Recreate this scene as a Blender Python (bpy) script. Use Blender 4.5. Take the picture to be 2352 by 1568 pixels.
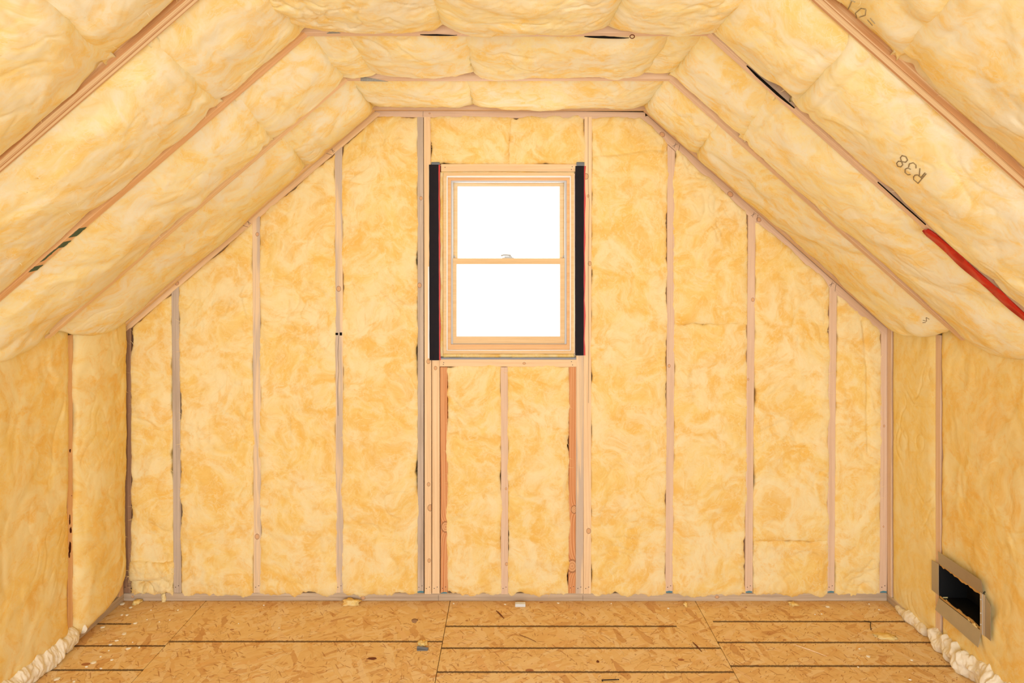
import bpy, bmesh, math, random
import numpy as np
from mathutils import Vector, Matrix
from mathutils.bvhtree import BVHTree

for o in list(bpy.data.objects):
    bpy.data.objects.remove(o, do_unlink=True)
scene = bpy.context.scene
COL = scene.collection
random.seed(7)

# ------------------------------------------------------------------ camera
F, CX, CY, S, ZW, H0 = 1720.0, 1177.0, 608.0, 462.0, 1720.0 / 462.0, 1.671
cam_d = bpy.data.cameras.new('camera')
cam = bpy.data.objects.new('camera', cam_d)
COL.objects.link(cam)
cam.location = (0, 0, H0)
cam.rotation_euler = (math.pi / 2, 0, 0)
cam_d.sensor_width = 36
cam_d.lens = F / 2352 * 36
cam_d.shift_x = -(CX - 1176) / 2352
cam_d.shift_y = (CY - 784) / 2352
cam_d.clip_start = 0.02
scene.camera = cam

# ------------------------------------------------------------------ light
world = bpy.data.worlds.new('overcast_sky')
scene.world = world
world.use_nodes = True
bg = world.node_tree.nodes['Background']
bg.inputs[0].default_value = (0.93, 0.97, 1.0, 1)
bg.inputs[1].default_value = 2.6

def area(name, loc, rot, sx, sy, power, col):
    l = bpy.data.lights.new(name, 'AREA')
    l.shape = 'RECTANGLE'; l.size = sx; l.size_y = sy; l.energy = power; l.color = col
    o = bpy.data.objects.new(name, l); COL.objects.link(o)
    o.location = loc; o.rotation_euler = rot
    return o
# added fill light behind the camera, tilted up to brighten the attic
area('fill_light_behind_camera', (0, -2.2, 1.45), (math.radians(98), 0, 0), 3.4, 1.9, 148, (0.90, 1.0, 1.02))
# daylight coming in at the window
area('daylight_at_window', (-0.02, ZW + 0.35, 1.70), (math.radians(-90), 0, 0), 0.60, 0.85, 14, (0.95, 0.98, 1.0))

scene.view_settings.view_transform = 'Standard'
scene.view_settings.look = 'None'
scene.view_settings.gamma = 1.0
scene.view_settings.exposure = -0.09
scene.view_settings.use_curve_mapping = False

# ------------------------------------------------------------------ helpers
def lin(r, g, b):
    f = lambda c: (c / 255 / 12.92) if c / 255 <= 0.04045 else ((c / 255 + 0.055) / 1.055) ** 2.4
    return (f(r), f(g), f(b), 1.0)

def P(px, py, Y=ZW):
    """point of the photograph at depth Y"""
    return Vector(((px - CX) * Y / F, Y, H0 - (py - CY) * Y / F))

def ray_plane(px, py, p0, n):
    d = Vector(((px - CX) / F, 1.0, -(py - CY) / F))
    c = Vector((0, 0, H0))
    return c + d * ((Vector(p0) - c).dot(n) / d.dot(n))

def on_floor(px, py, z=0.0):
    return ray_plane(px, py, (0, 0, z), Vector((0, 0, 1)))

def tag(o, label=None, cat=None, group=None, kind=None):
    if label: o['label'] = label
    if cat: o['category'] = cat
    if group: o['group'] = group
    if kind: o['kind'] = kind
    return o

def link(name, me, mats=None, parent=None, mw=None):
    o = bpy.data.objects.new(name, me)
    COL.objects.link(o)
    if mats is not None:
        for m in (mats if isinstance(mats, (list, tuple)) else [mats]):
            me.materials.append(m)
    if mw is not None: o.matrix_world = mw
    if parent is not None:
        o.parent = parent
        o.matrix_parent_inverse = parent.matrix_basis.inverted()
    return o

def mesh_np(name, V, Fq, smooth=True):
    me = bpy.data.meshes.new(name)
    V = np.asarray(V, dtype=np.float32); Fq = np.asarray(Fq, dtype=np.int32)
    n = Fq.shape[1]
    me.vertices.add(len(V)); me.vertices.foreach_set('co', V.ravel())
    me.loops.add(Fq.size); me.loops.foreach_set('vertex_index', Fq.ravel())
    me.polygons.add(len(Fq))
    me.polygons.foreach_set('loop_start', np.arange(0, Fq.size, n, dtype=np.int32))
    me.polygons.foreach_set('use_smooth', np.full(len(Fq), smooth))
    me.update(calc_edges=True); me.validate()
    return me

class MB:
    def __init__(s): s.v = []; s.f = []
    def add(s, vs, fs):
        b = len(s.v); s.v += [Vector(x) for x in vs]; s.f += [[i + b for i in f] for f in fs]
    def box(s, a, b):
        x0, y0, z0 = [min(a[i], b[i]) for i in range(3)]; x1, y1, z1 = [max(a[i], b[i]) for i in range(3)]
        s.add([(x0,y0,z0),(x1,y0,z0),(x1,y1,z0),(x0,y1,z0),(x0,y0,z1),(x1,y0,z1),(x1,y1,z1),(x0,y1,z1)],
              [(0,3,2,1),(4,5,6,7),(0,1,5,4),(1,2,6,5),(2,3,7,6),(3,0,4,7)])
    def prism(s, pts, d):
        """polygon pts (3D) extruded by vector d"""
        n = len(pts); d = Vector(d)
        s.add(list(pts) + [Vector(p) + d for p in pts],
              [list(range(n))[::-1], list(range(n, 2 * n))] + [[i, (i + 1) % n, n + (i + 1) % n, n + i] for i in range(n)])
    def tube(s, pts, r, k=8):
        pts = [Vector(p) for p in pts]; rs = r if isinstance(r, (list, tuple)) else [r] * len(pts)
        vs = []; fs = []
        for i, p in enumerate(pts):
            t = (pts[min(i + 1, len(pts) - 1)] - pts[max(i - 1, 0)]).normalized()
            a = t.orthogonal().normalized() if i == 0 else (a - t * a.dot(t)).normalized()
            b = t.cross(a)
            for j in range(k):
                an = 2 * math.pi * j / k
                vs.append(p + (a * math.cos(an) + b * math.sin(an)) * rs[i])
        for i in range(len(pts) - 1):
            for j in range(k):
                fs.append([i*k+j, i*k+(j+1)%k, (i+1)*k+(j+1)%k, (i+1)*k+j])
        fs.append(list(range(k))[::-1]); fs.append([(len(pts)-1)*k+j for j in range(k)])
        s.add(vs, fs)
    def build(s, name, mat, parent=None, smooth=False, bevel=0.0, origin=None):
        o3 = Vector(origin) if origin is not None else (sum(s.v, Vector()) / len(s.v))
        me = bpy.data.meshes.new(name)
        me.from_pydata([v - o3 for v in s.v], [], s.f)
        bm = bmesh.new(); bm.from_mesh(me)
        bmesh.ops.recalc_face_normals(bm, faces=bm.faces)
        if bevel > 0:
            bmesh.ops.bevel(bm, geom=list(bm.edges), offset=bevel, segments=2, affect='EDGES', clamp_overlap=True)
        bm.to_mesh(me); bm.free()
        me.polygons.foreach_set('use_smooth', np.full(len(me.polygons), smooth)); me.update()
        return link(name, me, mat, parent, Matrix.Translation(o3))

def empty(name, loc, label=None, cat=None, group=None, kind=None):
    o = bpy.data.objects.new(name, None); COL.objects.link(o); o.location = loc
    o.empty_display_size = 0.05
    bpy.context.view_layer.update()
    return tag(o, label, cat, group, kind)

# ------------------------------------------------------------------ numpy gradient noise
_rng = np.random.RandomState(11)
_perm = _rng.permutation(256); _perm = np.concatenate([_perm, _perm, _perm])
_g = _rng.normal(size=(256, 3)); _g /= np.linalg.norm(_g, axis=1)[:, None]
def pn(x, y, z):
    xi = np.floor(x).astype(np.int64); yi = np.floor(y).astype(np.int64); zi = np.floor(z).astype(np.int64)
    xf = x - xi; yf = y - yi; zf = z - zi
    f = lambda t: t * t * t * (t * (t * 6 - 15) + 10)
    u, v, w = f(xf), f(yf), f(zf)
    def gr(i, j, k):
        h = _perm[(_perm[(_perm[(xi + i) & 255] + yi + j) & 255] + zi + k) & 255]
        g = _g[h]
        return g[..., 0] * (xf - i) + g[..., 1] * (yf - j) + g[..., 2] * (zf - k)
    l = lambda a, b, t: a + t * (b - a)
    return 1.5 * l(l(l(gr(0,0,0), gr(1,0,0), u), l(gr(0,1,0), gr(1,1,0), u), v),
             l(l(gr(0,0,1), gr(1,0,1), u), l(gr(0,1,1), gr(1,1,1), u), v), w)
def fbm(x, y, z, o=3):
    a = 1.0; r = 0; f = 1.0
    for i in range(o):
        r = r + a * pn(x * f + 7.1 * i, y * f - 3.3 * i, z * f + 1.7 * i); a *= 0.5; f *= 2.03
    return r

# ------------------------------------------------------------------ node helper
class NT:
    def __init__(s, name):
        s.m = bpy.data.materials.new(name); s.m.use_nodes = True
        s.t = s.m.node_tree; s.b = s.t.nodes['Principled BSDF']; s.out = s.t.nodes['Material Output']
    def n(s, typ, **kw):
        nd = s.t.nodes.new(typ)
        for k, v in kw.items(): setattr(nd, k, v)
        return nd
    def l(s, a, b): s.t.links.new(a, b)
    def put(s, sock, v):
        if isinstance(v, bpy.types.NodeSocket): s.l(v, sock)
        else: sock.default_value = v
    def math(s, op, a, b=0.0, c=0.0, clamp=False):
        nd = s.n('ShaderNodeMath', operation=op, use_clamp=clamp)
        s.put(nd.inputs[0], a); s.put(nd.inputs[1], b); s.put(nd.inputs[2], c)
        return nd.outputs[0]
    def vmath(s, op, a, b=(0, 0, 0), scale=None):
        nd = s.n('ShaderNodeVectorMath', operation=op)
        s.put(nd.inputs[0], a)
        if op != 'LENGTH': s.put(nd.inputs[1], b)
        if scale is not None: s.put(nd.inputs['Scale'], scale)
        return nd.outputs['Value'] if op == 'LENGTH' else nd.outputs[0]
    def coord(s, rnd=40.0):
        tc = s.n('ShaderNodeTexCoord'); oi = s.n('ShaderNodeObjectInfo')
        cb = s.n('ShaderNodeCombineXYZ')
        r = s.math('MULTIPLY', oi.outputs['Random'], rnd)
        s.l(r, cb.inputs[0]); s.l(s.math('MULTIPLY', r, 1.7), cb.inputs[1]); s.l(s.math('MULTIPLY', r, 0.61), cb.inputs[2])
        return tc.outputs['Object'], s.vmath('ADD', tc.outputs['Object'], cb.outputs[0])
    def noise(s, vec, scale, detail=4, rough=0.55, dist=0.0):
        nd = s.n('ShaderNodeTexNoise'); s.l(vec, nd.inputs['Vector'])
        nd.inputs['Scale'].default_value = scale; nd.inputs['Detail'].default_value = detail
        nd.inputs['Roughness'].default_value = rough; nd.inputs['Distortion'].default_value = dist
        return nd
    def ramp(s, fac, stops, interp='LINEAR'):
        nd = s.n('ShaderNodeValToRGB'); s.put(nd.inputs[0], fac); cr = nd.color_ramp; cr.interpolation = interp
        while len(cr.elements) < len(stops): cr.elements.new(0.5)
        for e, (p, c) in zip(cr.elements, stops): e.position = p; e.color = c
        return nd.outputs[0]
    def mix(s, fac, a, b, blend='MIX'):
        nd = s.n('ShaderNodeMix', data_type='RGBA', blend_type=blend)
        s.put(nd.inputs[0], fac); s.put(nd.inputs[6], a); s.put(nd.inputs[7], b)
        return nd.outputs[2]
    def smooth(s, x, a, b):
        nd = s.n('ShaderNodeMapRange', interpolation_type='SMOOTHSTEP')
        s.put(nd.inputs[0], x); nd.inputs[1].default_value = a; nd.inputs[2].default_value = b
        return nd.outputs[0]
    def scale(s, vec, sc): return s.vmath('MULTIPLY', vec, sc)
    def bump(s, h, strength=0.5, dist=0.003, normal=None):
        nd = s.n('ShaderNodeBump'); s.put(nd.inputs['Height'], h)
        nd.inputs['Strength'].default_value = strength; nd.inputs['Distance'].default_value = dist
        if normal is not None: s.l(normal, nd.inputs['Normal'])
        s.l(nd.outputs[0], s.b.inputs['Normal']); return nd.outputs[0]
    def fin(s, col=None, rough=0.8, spec=0.3):
        if col is not None: s.put(s.b.inputs['Base Color'], col)
        s.put(s.b.inputs['Roughness'], rough); s.b.inputs['Specular IOR Level'].default_value = spec
        return s.m

def plain(name, col, rough=0.6, spec=0.4, metal=0.0, vary=0.12, sc=30):
    t = NT(name); _, v = t.coord()
    n = t.noise(v, sc, 4).outputs[0]
    dark = tuple(c * (1 - vary) for c in col[:3]) + (1,)
    t.b.inputs['Metallic'].default_value = metal
    t.bump(n, 0.15, 0.002)
    return t.fin(t.mix(n, dark, col), rough, spec)

# ------------------------------------------------------------------ materials
def wool_mat(name, pale, mid, deep, dk=0.85, bmp=0.3):
    t = NT(name); o, v = t.coord()
    w1 = t.vmath('SUBTRACT', t.noise(v, 3.0, 2).outputs[1], (0.5, 0.5, 0.5))
    v1 = t.vmath('ADD', v, t.vmath('SCALE', w1, scale=0.34))
    w2 = t.vmath('SUBTRACT', t.noise(v1, 11, 3).outputs[1], (0.5, 0.5, 0.5))
    v2 = t.vmath('ADD', v1, t.vmath('SCALE', w2, scale=0.09))
    big = t.noise(v1, 4.5, 3, 0.62).outputs[0]
    med = t.noise(v2, 7.5, 4, 0.60).outputs[0]
    med2 = t.noise(v2, 15.0, 4, 0.62).outputs[0]
    strk = t.noise(t.scale(v2, (1, 0.45, 1)), 30.0, 4, 0.68, 0.8).outputs[0]
    fine = t.noise(v2, 170.0, 2, 0.7).outputs[0]
    # curling bright fibres: thin ridges of a strongly warped field
    w3 = t.vmath('SUBTRACT', t.noise(v, 7, 2).outputs[1], (0.5, 0.5, 0.5))
    v3 = t.vmath('ADD', v, t.vmath('SCALE', w3, scale=0.22))
    r1 = t.math('ABSOLUTE', t.math('SUBTRACT', t.noise(v3, 17.0, 3, 0.5).outputs[0], 0.5))
    r2 = t.math('ABSOLUTE', t.math('SUBTRACT', t.noise(v3, 42.0, 4, 0.55).outputs[0], 0.5))
    rid = t.math('MAXIMUM', t.smooth(r1, 0.045, 0.0), t.math('MULTIPLY', t.smooth(r2, 0.045, 0.0), 0.8))
    rid = t.math('MULTIPLY', rid, t.smooth(strk, 0.40, 0.60))
    base = t.mix(t.smooth(big, 0.36, 0.66), mid, pale)
    c = t.mix(t.math('MULTIPLY', t.smooth(med, 0.40, 0.76), dk), base, deep)
    c = t.mix(t.math('MULTIPLY', t.smooth(med2, 0.46, 0.74), dk * 0.7), c, deep)
    c = t.mix(t.math('MULTIPLY', t.smooth(med2, 0.50, 0.28), 0.75), c, pale)
    c = t.mix(t.math('MULTIPLY', t.smooth(strk, 0.46, 0.74), 0.32), c, deep)
    c = t.mix(t.math('MULTIPLY', rid, 0.50), c, pale)
    c = t.mix(t.math('MULTIPLY', t.smooth(fine, 0.5, 0.75), 0.16), c, deep)
    hgt = t.noise(v, 26.0, 4, 0.62, 0.6).outputs[0]
    t.bump(hgt, bmp, 0.007)
    return t.fin(c, 1.0, 0.0)
WOOL = wool_mat('glass_wool_ceiling', lin(244, 236, 210), lin(248, 232, 176), lin(247, 210, 122), 0.9, 0.10)
WOOLW = wool_mat('glass_wool_wall', lin(248, 230, 182), lin(246, 215, 138), lin(242, 191, 92), 0.78, 0.20)
WOOLP = wool_mat('glass_wool_pale', lin(248, 232, 182), lin(247, 222, 150), lin(245, 208, 118), 0.6, 0.05)
WOOLK = wool_mat('glass_wool_side', lin(246, 228, 174), lin(245, 216, 138), lin(242, 194, 98), 0.75, 0.04)

_wc = {}
def wood(kind='pine', knots=()):
    key = (kind, tuple(knots))
    if key in _wc: return _wc[key]
    pal = {'pine': (lin(248,218,178), lin(238,200,156)), 'pink': (lin(234,204,178), lin(222,188,160)),
           'grey': (lin(212,194,178), lin(186,168,152)), 'mixed': (lin(246,216,178), lin(224,198,166)),
           'fir': (lin(224,160,108), lin(204,128,78)), 'lvl': (lin(246,220,182), lin(204,152,104)),
           'clear': (lin(240,210,166), lin(232,196,146)), 'plate': (lin(214,194,170), lin(184,160,134)),
           'orange': (lin(238,194,146), lin(228,178,126)), 'dark': (lin(180,146,120), lin(146,114,92))}[kind]
    t = NT('wood_' + kind); o, v = t.coord()
    sep = t.n('ShaderNodeSeparateXYZ'); t.l(o, sep.inputs[0])
    X, Y = sep.outputs[0], sep.outputs[1]
    bend = None; masks = []
    for (kx, ky, kr) in knots:
        dx = t.math('MULTIPLY', t.math('SUBTRACT', X, kx), 0.8); dy = t.math('SUBTRACT', Y, ky)
        d = t.math('SQRT', t.math('ADD', t.math('MULTIPLY', dx, dx), t.math('MULTIPLY', dy, dy)))
        q = t.math('DIVIDE', d, kr)
        b = t.math('DIVIDE', kr * 1.6, t.math('ADD', 1.0, t.math('MULTIPLY', q, q)))
        bend = b if bend is None else t.math('ADD', bend, b)
        masks.append(q)
    cmb = t.n('ShaderNodeCombineXYZ')
    vs = t.n('ShaderNodeSeparateXYZ'); t.l(v, vs.inputs[0])
    t.l(vs.outputs[0], cmb.inputs[0])
    yy = vs.outputs[1] if bend is None else t.math('ADD', vs.outputs[1], bend)
    wav = t.noise(t.scale(v, (1.2, 4, 4)), 1.0, 2).outputs[0]
    yy = t.math('ADD', yy, t.math('MULTIPLY', wav, 0.02))
    t.l(yy, cmb.inputs[1]); t.l(vs.outputs[2], cmb.inputs[2])
    gv = cmb.outputs[0]
    if kind == 'lvl':
        g = t.noise(t.scale(gv, (0.25, 150, 60)), 1.0, 2, 0.5).outputs[0]
        g = t.smooth(g, 0.42, 0.58)
    else:
        g = t.noise(t.scale(gv, (1.6, 95, 60)), 1.0, 4, 0.6).outputs[0]
        g = t.smooth(g, 0.30, 0.72)
    fineg = t.noise(t.scale(gv, (10, 500, 300)), 1.0, 2).outputs[0]
    c = t.mix(g, pal[0], pal[1])
    if kind in ('fir',):
        wv = t.n('ShaderNodeTexWave', bands_direction='Y'); t.l(t.scale(gv, (0.1, 1, 0.3)), wv.inputs[0])
        wv.inputs['Scale'].default_value = 28; wv.inputs['Distortion'].default_value = 2.5; wv.inputs['Detail Scale'].default_value = 0.6
        c = t.mix(t.math('MULTIPLY', t.smooth(wv.outputs[1], 0.35, 0.9), 0.55), c, lin(236, 184, 136))
    if kind == 'mixed':
        st = t.noise(t.scale(v, (1.5, 22, 22)), 1.0, 3).outputs[0]
        c = t.mix(t.smooth(st, 0.46, 0.56), c, lin(208, 188, 170))
    if kind in ('grey', 'plate'):
        st = t.noise(t.scale(v, (3, 26, 26)), 1.0, 4).outputs[0]
        c = t.mix(t.math('MULTIPLY', t.smooth(st, 0.5, 0.7), 0.6), c, lin(176, 156, 138))
    c = t.mix(t.math('MULTIPLY', t.smooth(fineg, 0.5, 0.9), 0.35), c, tuple(x * 0.6 for x in pal[1][:3]) + (1,))
    for q in masks:
        ring = t.math('ABSOLUTE', t.math('SUBTRACT', q, 0.95))
        inside = t.smooth(q, 1.0, 0.8)
        rr = t.math('SINE', t.math('MULTIPLY', q, 16.0))
        kc = t.mix(t.math('MULTIPLY', t.math('ADD', rr, 1.0), 0.5), lin(232, 184, 136), lin(206, 148, 100))
        c = t.mix(t.math('MULTIPLY', inside, 0.8), c, kc)
        c = t.mix(t.math('MULTIPLY', t.smooth(ring, 0.20, 0.05), 0.62), c, lin(140, 92, 62))
    t.bump(t.math('ADD', g, t.math('MULTIPLY', fineg, 0.5)), 0.25, 0.0012)
    m = t.fin(c, 0.72, 0.25)
    _wc[key] = m
    return m

def osb_mat(name, lines, xr):
    """strand board; lines = [(world y, x from, x to)] printed marks"""
    t = NT(name)
    g = t.n('ShaderNodeNewGeometry'); pos = g.outputs['Position']
    col = None; hgt = None
    pal = [(0.0, lin(208,154,96)), (0.10, lin(232,188,124)), (0.35, lin(238,202,138)), (0.65, lin(242,210,150)), (0.88, lin(248,224,178)), (1.0, lin(234,186,120))]
    base = t.noise(pos, 12, 4, 0.6).outputs[0]
    col = t.ramp(base, [(0.3, lin(234,190,122)), (0.55, lin(238,202,138)), (0.75, lin(244,212,154))])
    dark = None
    for i, (ang, s1, s2, th) in enumerate([(8, 9, 55, .35), (97, 10, 60, .5), (48, 11, 58, .55), (-35, 10, 52, .6), (150, 9, 46, .66), (72, 8, 40, .72)]):
        mp = t.n('ShaderNodeMapping'); t.l(pos, mp.inputs[0])
        mp.inputs['Rotation'].default_value = (0, 0, math.radians(ang)); mp.inputs['Location'].default_value = (i * 3.7, i * 1.9, 0)
        nz = t.vmath('SCALE', t.vmath('SUBTRACT', t.noise(pos, 8 + i, 2).outputs[1], (.5, .5, .5)), scale=0.05)
        q = t.scale(t.vmath('ADD', mp.outputs[0], nz), (s1, s2, 0))
        vo = t.n('ShaderNodeTexVoronoi', feature='F1', voronoi_dimensions='2D'); t.l(q, vo.inputs['Vector']); vo.inputs['Scale'].default_value = 1.0
        ve = t.n('ShaderNodeTexVoronoi', feature='DISTANCE_TO_EDGE', voronoi_dimensions='2D'); t.l(q, ve.inputs['Vector']); ve.inputs['Scale'].default_value = 1.0
        sp = t.n('ShaderNodeSeparateColor'); t.l(vo.outputs['Color'], sp.inputs[0])
        on = t.math('GREATER_THAN', sp.outputs[0], th)
        cc = t.ramp(sp.outputs[1], pal)
        gr = t.noise(t.scale(mp.outputs[0], (14, 330, 1)), 1.0, 3).outputs[0]
        cc = t.mix(t.math('MULTIPLY', gr, 0.18), cc, lin(200, 140, 82))
        col = t.mix(t.math('MULTIPLY', on, 0.80), col, cc)
        # thin dark gaps along some strand edges
        ed = t.math('MULTIPLY', t.smooth(ve.outputs['Distance'], 0.05, 0.0), t.math('GREATER_THAN', sp.outputs[2], 0.86))
        ed = t.math('MULTIPLY', ed, on)
        dark = ed if dark is None else t.math('MAXIMUM', dark, ed)
    # short dark slivers
    for (ang, sc, th) in ((35, (26, 170, 0), 0.982), (-50, (34, 210, 0), 0.984), (85, (30, 180, 0), 0.986), (10, (22, 180, 0), 0.98), (60, (16, 170, 0), 0.984), (125, (60, 190, 0), 0.975)):
        mp = t.n('ShaderNodeMapping'); t.l(pos, mp.inputs[0]); mp.inputs['Rotation'].default_value = (0, 0, math.radians(ang)); mp.inputs['Location'].default_value = (ang, 3, 0)
        vo = t.n('ShaderNodeTexVoronoi', feature='F1', voronoi_dimensions='2D'); t.l(t.scale(mp.outputs[0], sc), vo.inputs['Vector']); vo.inputs['Scale'].default_value = 1.0
        sp = t.n('ShaderNodeSeparateColor'); t.l(vo.outputs['Color'], sp.inputs[0])
        e = t.math('MULTIPLY', t.math('GREATER_THAN', sp.outputs[0], th), t.math('LESS_THAN', vo.outputs['Distance'], 0.42))
        dark = t.math('MAXIMUM', dark, e)
    col = t.mix(t.math('MULTIPLY', dark, 0.62), col, lin(172, 106, 58))
    # reddish bark flecks
    vb = t.n('ShaderNodeTexVoronoi', feature='F1', voronoi_dimensions='2D'); t.l(t.scale(pos, (14, 22, 0)), vb.inputs['Vector']); vb.inputs['Scale'].default_value = 1
    sb = t.n('ShaderNodeSeparateColor'); t.l(vb.outputs['Color'], sb.inputs[0])
    fl = t.math('MULTIPLY', t.math('GREATER_THAN', sb.outputs[0], 0.982), t.math('LESS_THAN', vb.outputs['Distance'], t.math('MULTIPLY', sb.outputs[1], 0.26)))
    col = t.mix(t.math('MULTIPLY', fl, 0.8), col, lin(160, 84, 44))
    sep = t.n('ShaderNodeSeparateXYZ'); t.l(pos, sep.inputs[0])
    rag = t.math('MULTIPLY', t.math('SUBTRACT', t.noise(t.scale(pos, (1, 0.2, 1)), 110, 4, 0.8).outputs[0], 0.5), 0.016)
    m = None
    for (ly, xa, xb) in lines:
        d = t.math('ABSOLUTE', t.math('SUBTRACT', t.math('ADD', sep.outputs[1], rag), ly))
        k = t.math('MULTIPLY', t.smooth(d, 0.0088, 0.0055), t.math('MULTIPLY', t.math('GREATER_THAN', sep.outputs[0], xa), t.math('LESS_THAN', sep.outputs[0], xb)))
        m = k if m is None else t.math('MAXIMUM', m, k)
    if m is not None:
        col = t.mix(t.math('MULTIPLY', m, 0.88), col, lin(80, 52, 32))
    # fine sawdust by the wall plate
    sd = t.math('MULTIPLY', t.smooth(sep.outputs[1], ZW - 0.20, ZW - 0.02), t.noise(pos, 190, 4, 0.8).outputs[0])
    col = t.mix(t.math('MULTIPLY', t.smooth(sd, 0.25, 0.75), 0.75), col, lin(206, 156, 104))
    t.bump(t.math('SUBTRACT', base, dark), 0.35, 0.002)
    return t.fin(col, 0.62, 0.3)

M_FOAM = NT('spray_foam'); _, _v = M_FOAM.coord()
_n = M_FOAM.noise(_v, 60, 4, 0.6, 0.4).outputs[0]; M_FOAM.bump(_n, 0.4, 0.006)
M_FOAM.b.inputs['Subsurface Weight'].default_value = 0.0
M_FOAM = M_FOAM.fin(M_FOAM.mix(_n, lin(240, 226, 198), lin(252, 246, 232)), 0.6, 0.35)
M_BLACK = plain('black_membrane', lin(34, 30, 38), 0.75, 0.2, vary=0.3)
M_RED = plain('red_membrane', lin(214, 44, 26), 0.45, 0.4, vary=0.25)
M_WHITE = plain('white_vinyl_and_lit_reveal', lin(240, 240, 240), 0.4, 0.4, vary=0.04)  # also whitens the lit reveal of the window frame
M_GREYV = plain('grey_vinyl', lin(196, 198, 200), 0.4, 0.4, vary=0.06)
M_SEAL = plain('grey_sill_gasket', lin(150, 154, 168), 0.6, 0.3)
M_STEEL = plain('galvanised_steel', lin(188, 182, 172), 0.42, 0.5, metal=0.75, vary=0.2, sc=14)
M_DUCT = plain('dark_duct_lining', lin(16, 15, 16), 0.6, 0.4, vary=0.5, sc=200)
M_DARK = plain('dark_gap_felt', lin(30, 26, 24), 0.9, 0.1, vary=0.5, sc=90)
M_GREEN = plain('green_edge_paint', lin(84, 104, 80), 0.7, 0.2, vary=0.3)
M_MESH = plain('grey_vent_baffle', lin(176, 172, 166), 0.8, 0.2, vary=0.45, sc=160)
M_NAIL = plain('nail_steel', lin(86, 66, 54), 0.5, 0.4)
M_PENCIL = plain('pencil_lead', lin(92, 74, 66), 0.7, 0.2)
M_INK = plain('grey_stamp_ink', lin(160, 136, 100), 0.8, 0.1, vary=0.4, sc=260)
M_INK2 = plain('faint_stamp_ink', lin(192, 174, 138), 0.8, 0.1, vary=0.4, sc=260)
M_SHEATH = plain('roof_sheathing', lin(150, 110, 74), 0.85, 0.2, vary=0.35, sc=20)
M_FOAMSHEET = plain('white_packing_foam', lin(232, 234, 236), 0.7, 0.2, vary=0.05)
M_PLASTIC = plain('grey_plastic', lin(120, 122, 126), 0.45, 0.4)
M_SPLINT = plain('wood_splinter', lin(126, 70, 40), 0.7, 0.2, vary=0.3)
M_BLUE = plain('blue_chalk', lin(86, 140, 160), 0.8, 0.1)
gl = NT('window_glass'); gl.t.nodes.remove(gl.b)
_tr = gl.n('ShaderNodeBsdfTransparent'); _gs = gl.n('ShaderNodeBsdfGlossy'); _gs.inputs['Roughness'].default_value = 0.02
_mx = gl.n('ShaderNodeMixShader'); _mx.inputs[0].default_value = 0.05
gl.l(_tr.outputs[0], _mx.inputs[1]); gl.l(_gs.outputs[0], _mx.inputs[2]); gl.l(_mx.outputs[0], gl.out.inputs[0])
M_GLASS = gl.m

# ------------------------------------------------------------------ lumber
def frame_mat(org, X, Yv, Zv):
    m = Matrix.Identity(4)
    for i, a in enumerate((X, Yv, Zv)):
        for r in range(3): m[r][i] = a[r]
    for r in range(3): m[r][3] = org[r]
    return m

def board(name, label, cat, p0, p1, n, w, d, kind='pine', knots=(), cut0=0.0, cut1=0.0, group=None, parent=None, bow=0.0015, kn=None, skind=None):
    """front face centre line p0-p1, outward normal n, width w, depth d; cut = end slope (dx per dy)"""
    p0 = Vector(p0); p1 = Vector(p1); X = (p1 - p0).normalized(); n = Vector(n); n = (n - X * n.dot(X)).normalized()
    Yv = n.cross(X); L = (p1 - p0).length
    seg = max(2, int(L / 0.06)); c = 0.002
    prof = [(-w/2, -c), (-w/2 + c, 0), (w/2 - c, 0), (w/2, -c), (w/2, -d), (-w/2, -d)]
    ph = random.uniform(0, 50); V = []; Fc = []
    for i in range(seg + 1):
        t = i / seg
        off = bow * math.sin(t * 3.1 + ph) * math.sin(math.pi * t)
        for (y, z) in prof:
            x = L * t
            if i == 0: x += cut0 * y
            if i == seg: x += cut1 * y
            V.append((x, y + off, z + (0.0004 * math.sin(9 * t + ph) if z > -d / 2 else 0)))
    k = len(prof)
    for i in range(seg):
        for j in range(k): Fc.append([i*k+j, i*k+(j+1) % k, (i+1)*k+(j+1) % k, (i+1)*k+j])
    Fc.append(list(range(k))[::-1]); Fc.append([seg*k+j for j in range(k)])
    me = bpy.data.meshes.new(name); me.from_pydata(V, [], Fc)
    bm = bmesh.new(); bm.from_mesh(me); bmesh.ops.recalc_face_normals(bm, faces=bm.faces); bm.to_mesh(me); bm.free()
    o = link(name, me, wood(kind, knots), parent, frame_mat(p0, X, Yv, n))
    if parent is None: tag(o, label, cat, group)
    return o

def on_board(o, lx, ly, lz=0.0006):
    return o.matrix_world @ Vector((lx, ly, lz))

def nails(o, pts, r=0.0022):
    for (lx, ly) in pts:
        m = MB(); c = o.matrix_basis @ Vector((lx, ly, 0)); n = (o.matrix_basis.to_3x3() @ Vector((0, 0, 1))).normalized()
        m.tube([c - n * 0.004, c + n * 0.0008], [r, r], 8)
        m.build('nail_head', M_NAIL, o)

def mark(o, pts, mat=M_PENCIL, w=0.0014, name='pencil_mark'):
    """thin drawn stroke(s) on a board's face, local coordinates"""
    m = MB(); M4 = o.matrix_basis
    for (a, b) in pts:
        a = Vector((a[0], a[1], 0.0003)); b = Vector((b[0], b[1], 0.0003))
        t = (b - a).normalized(); s = Vector((-t[1], t[0], 0)) * w / 2
        m.prism([M4 @ (a - s), M4 @ (b - s), M4 @ (b + s), M4 @ (a + s)], (M4.to_3x3() @ Vector((0, 0, 0.0006))))
    return m.build(name, mat, o)

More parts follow.
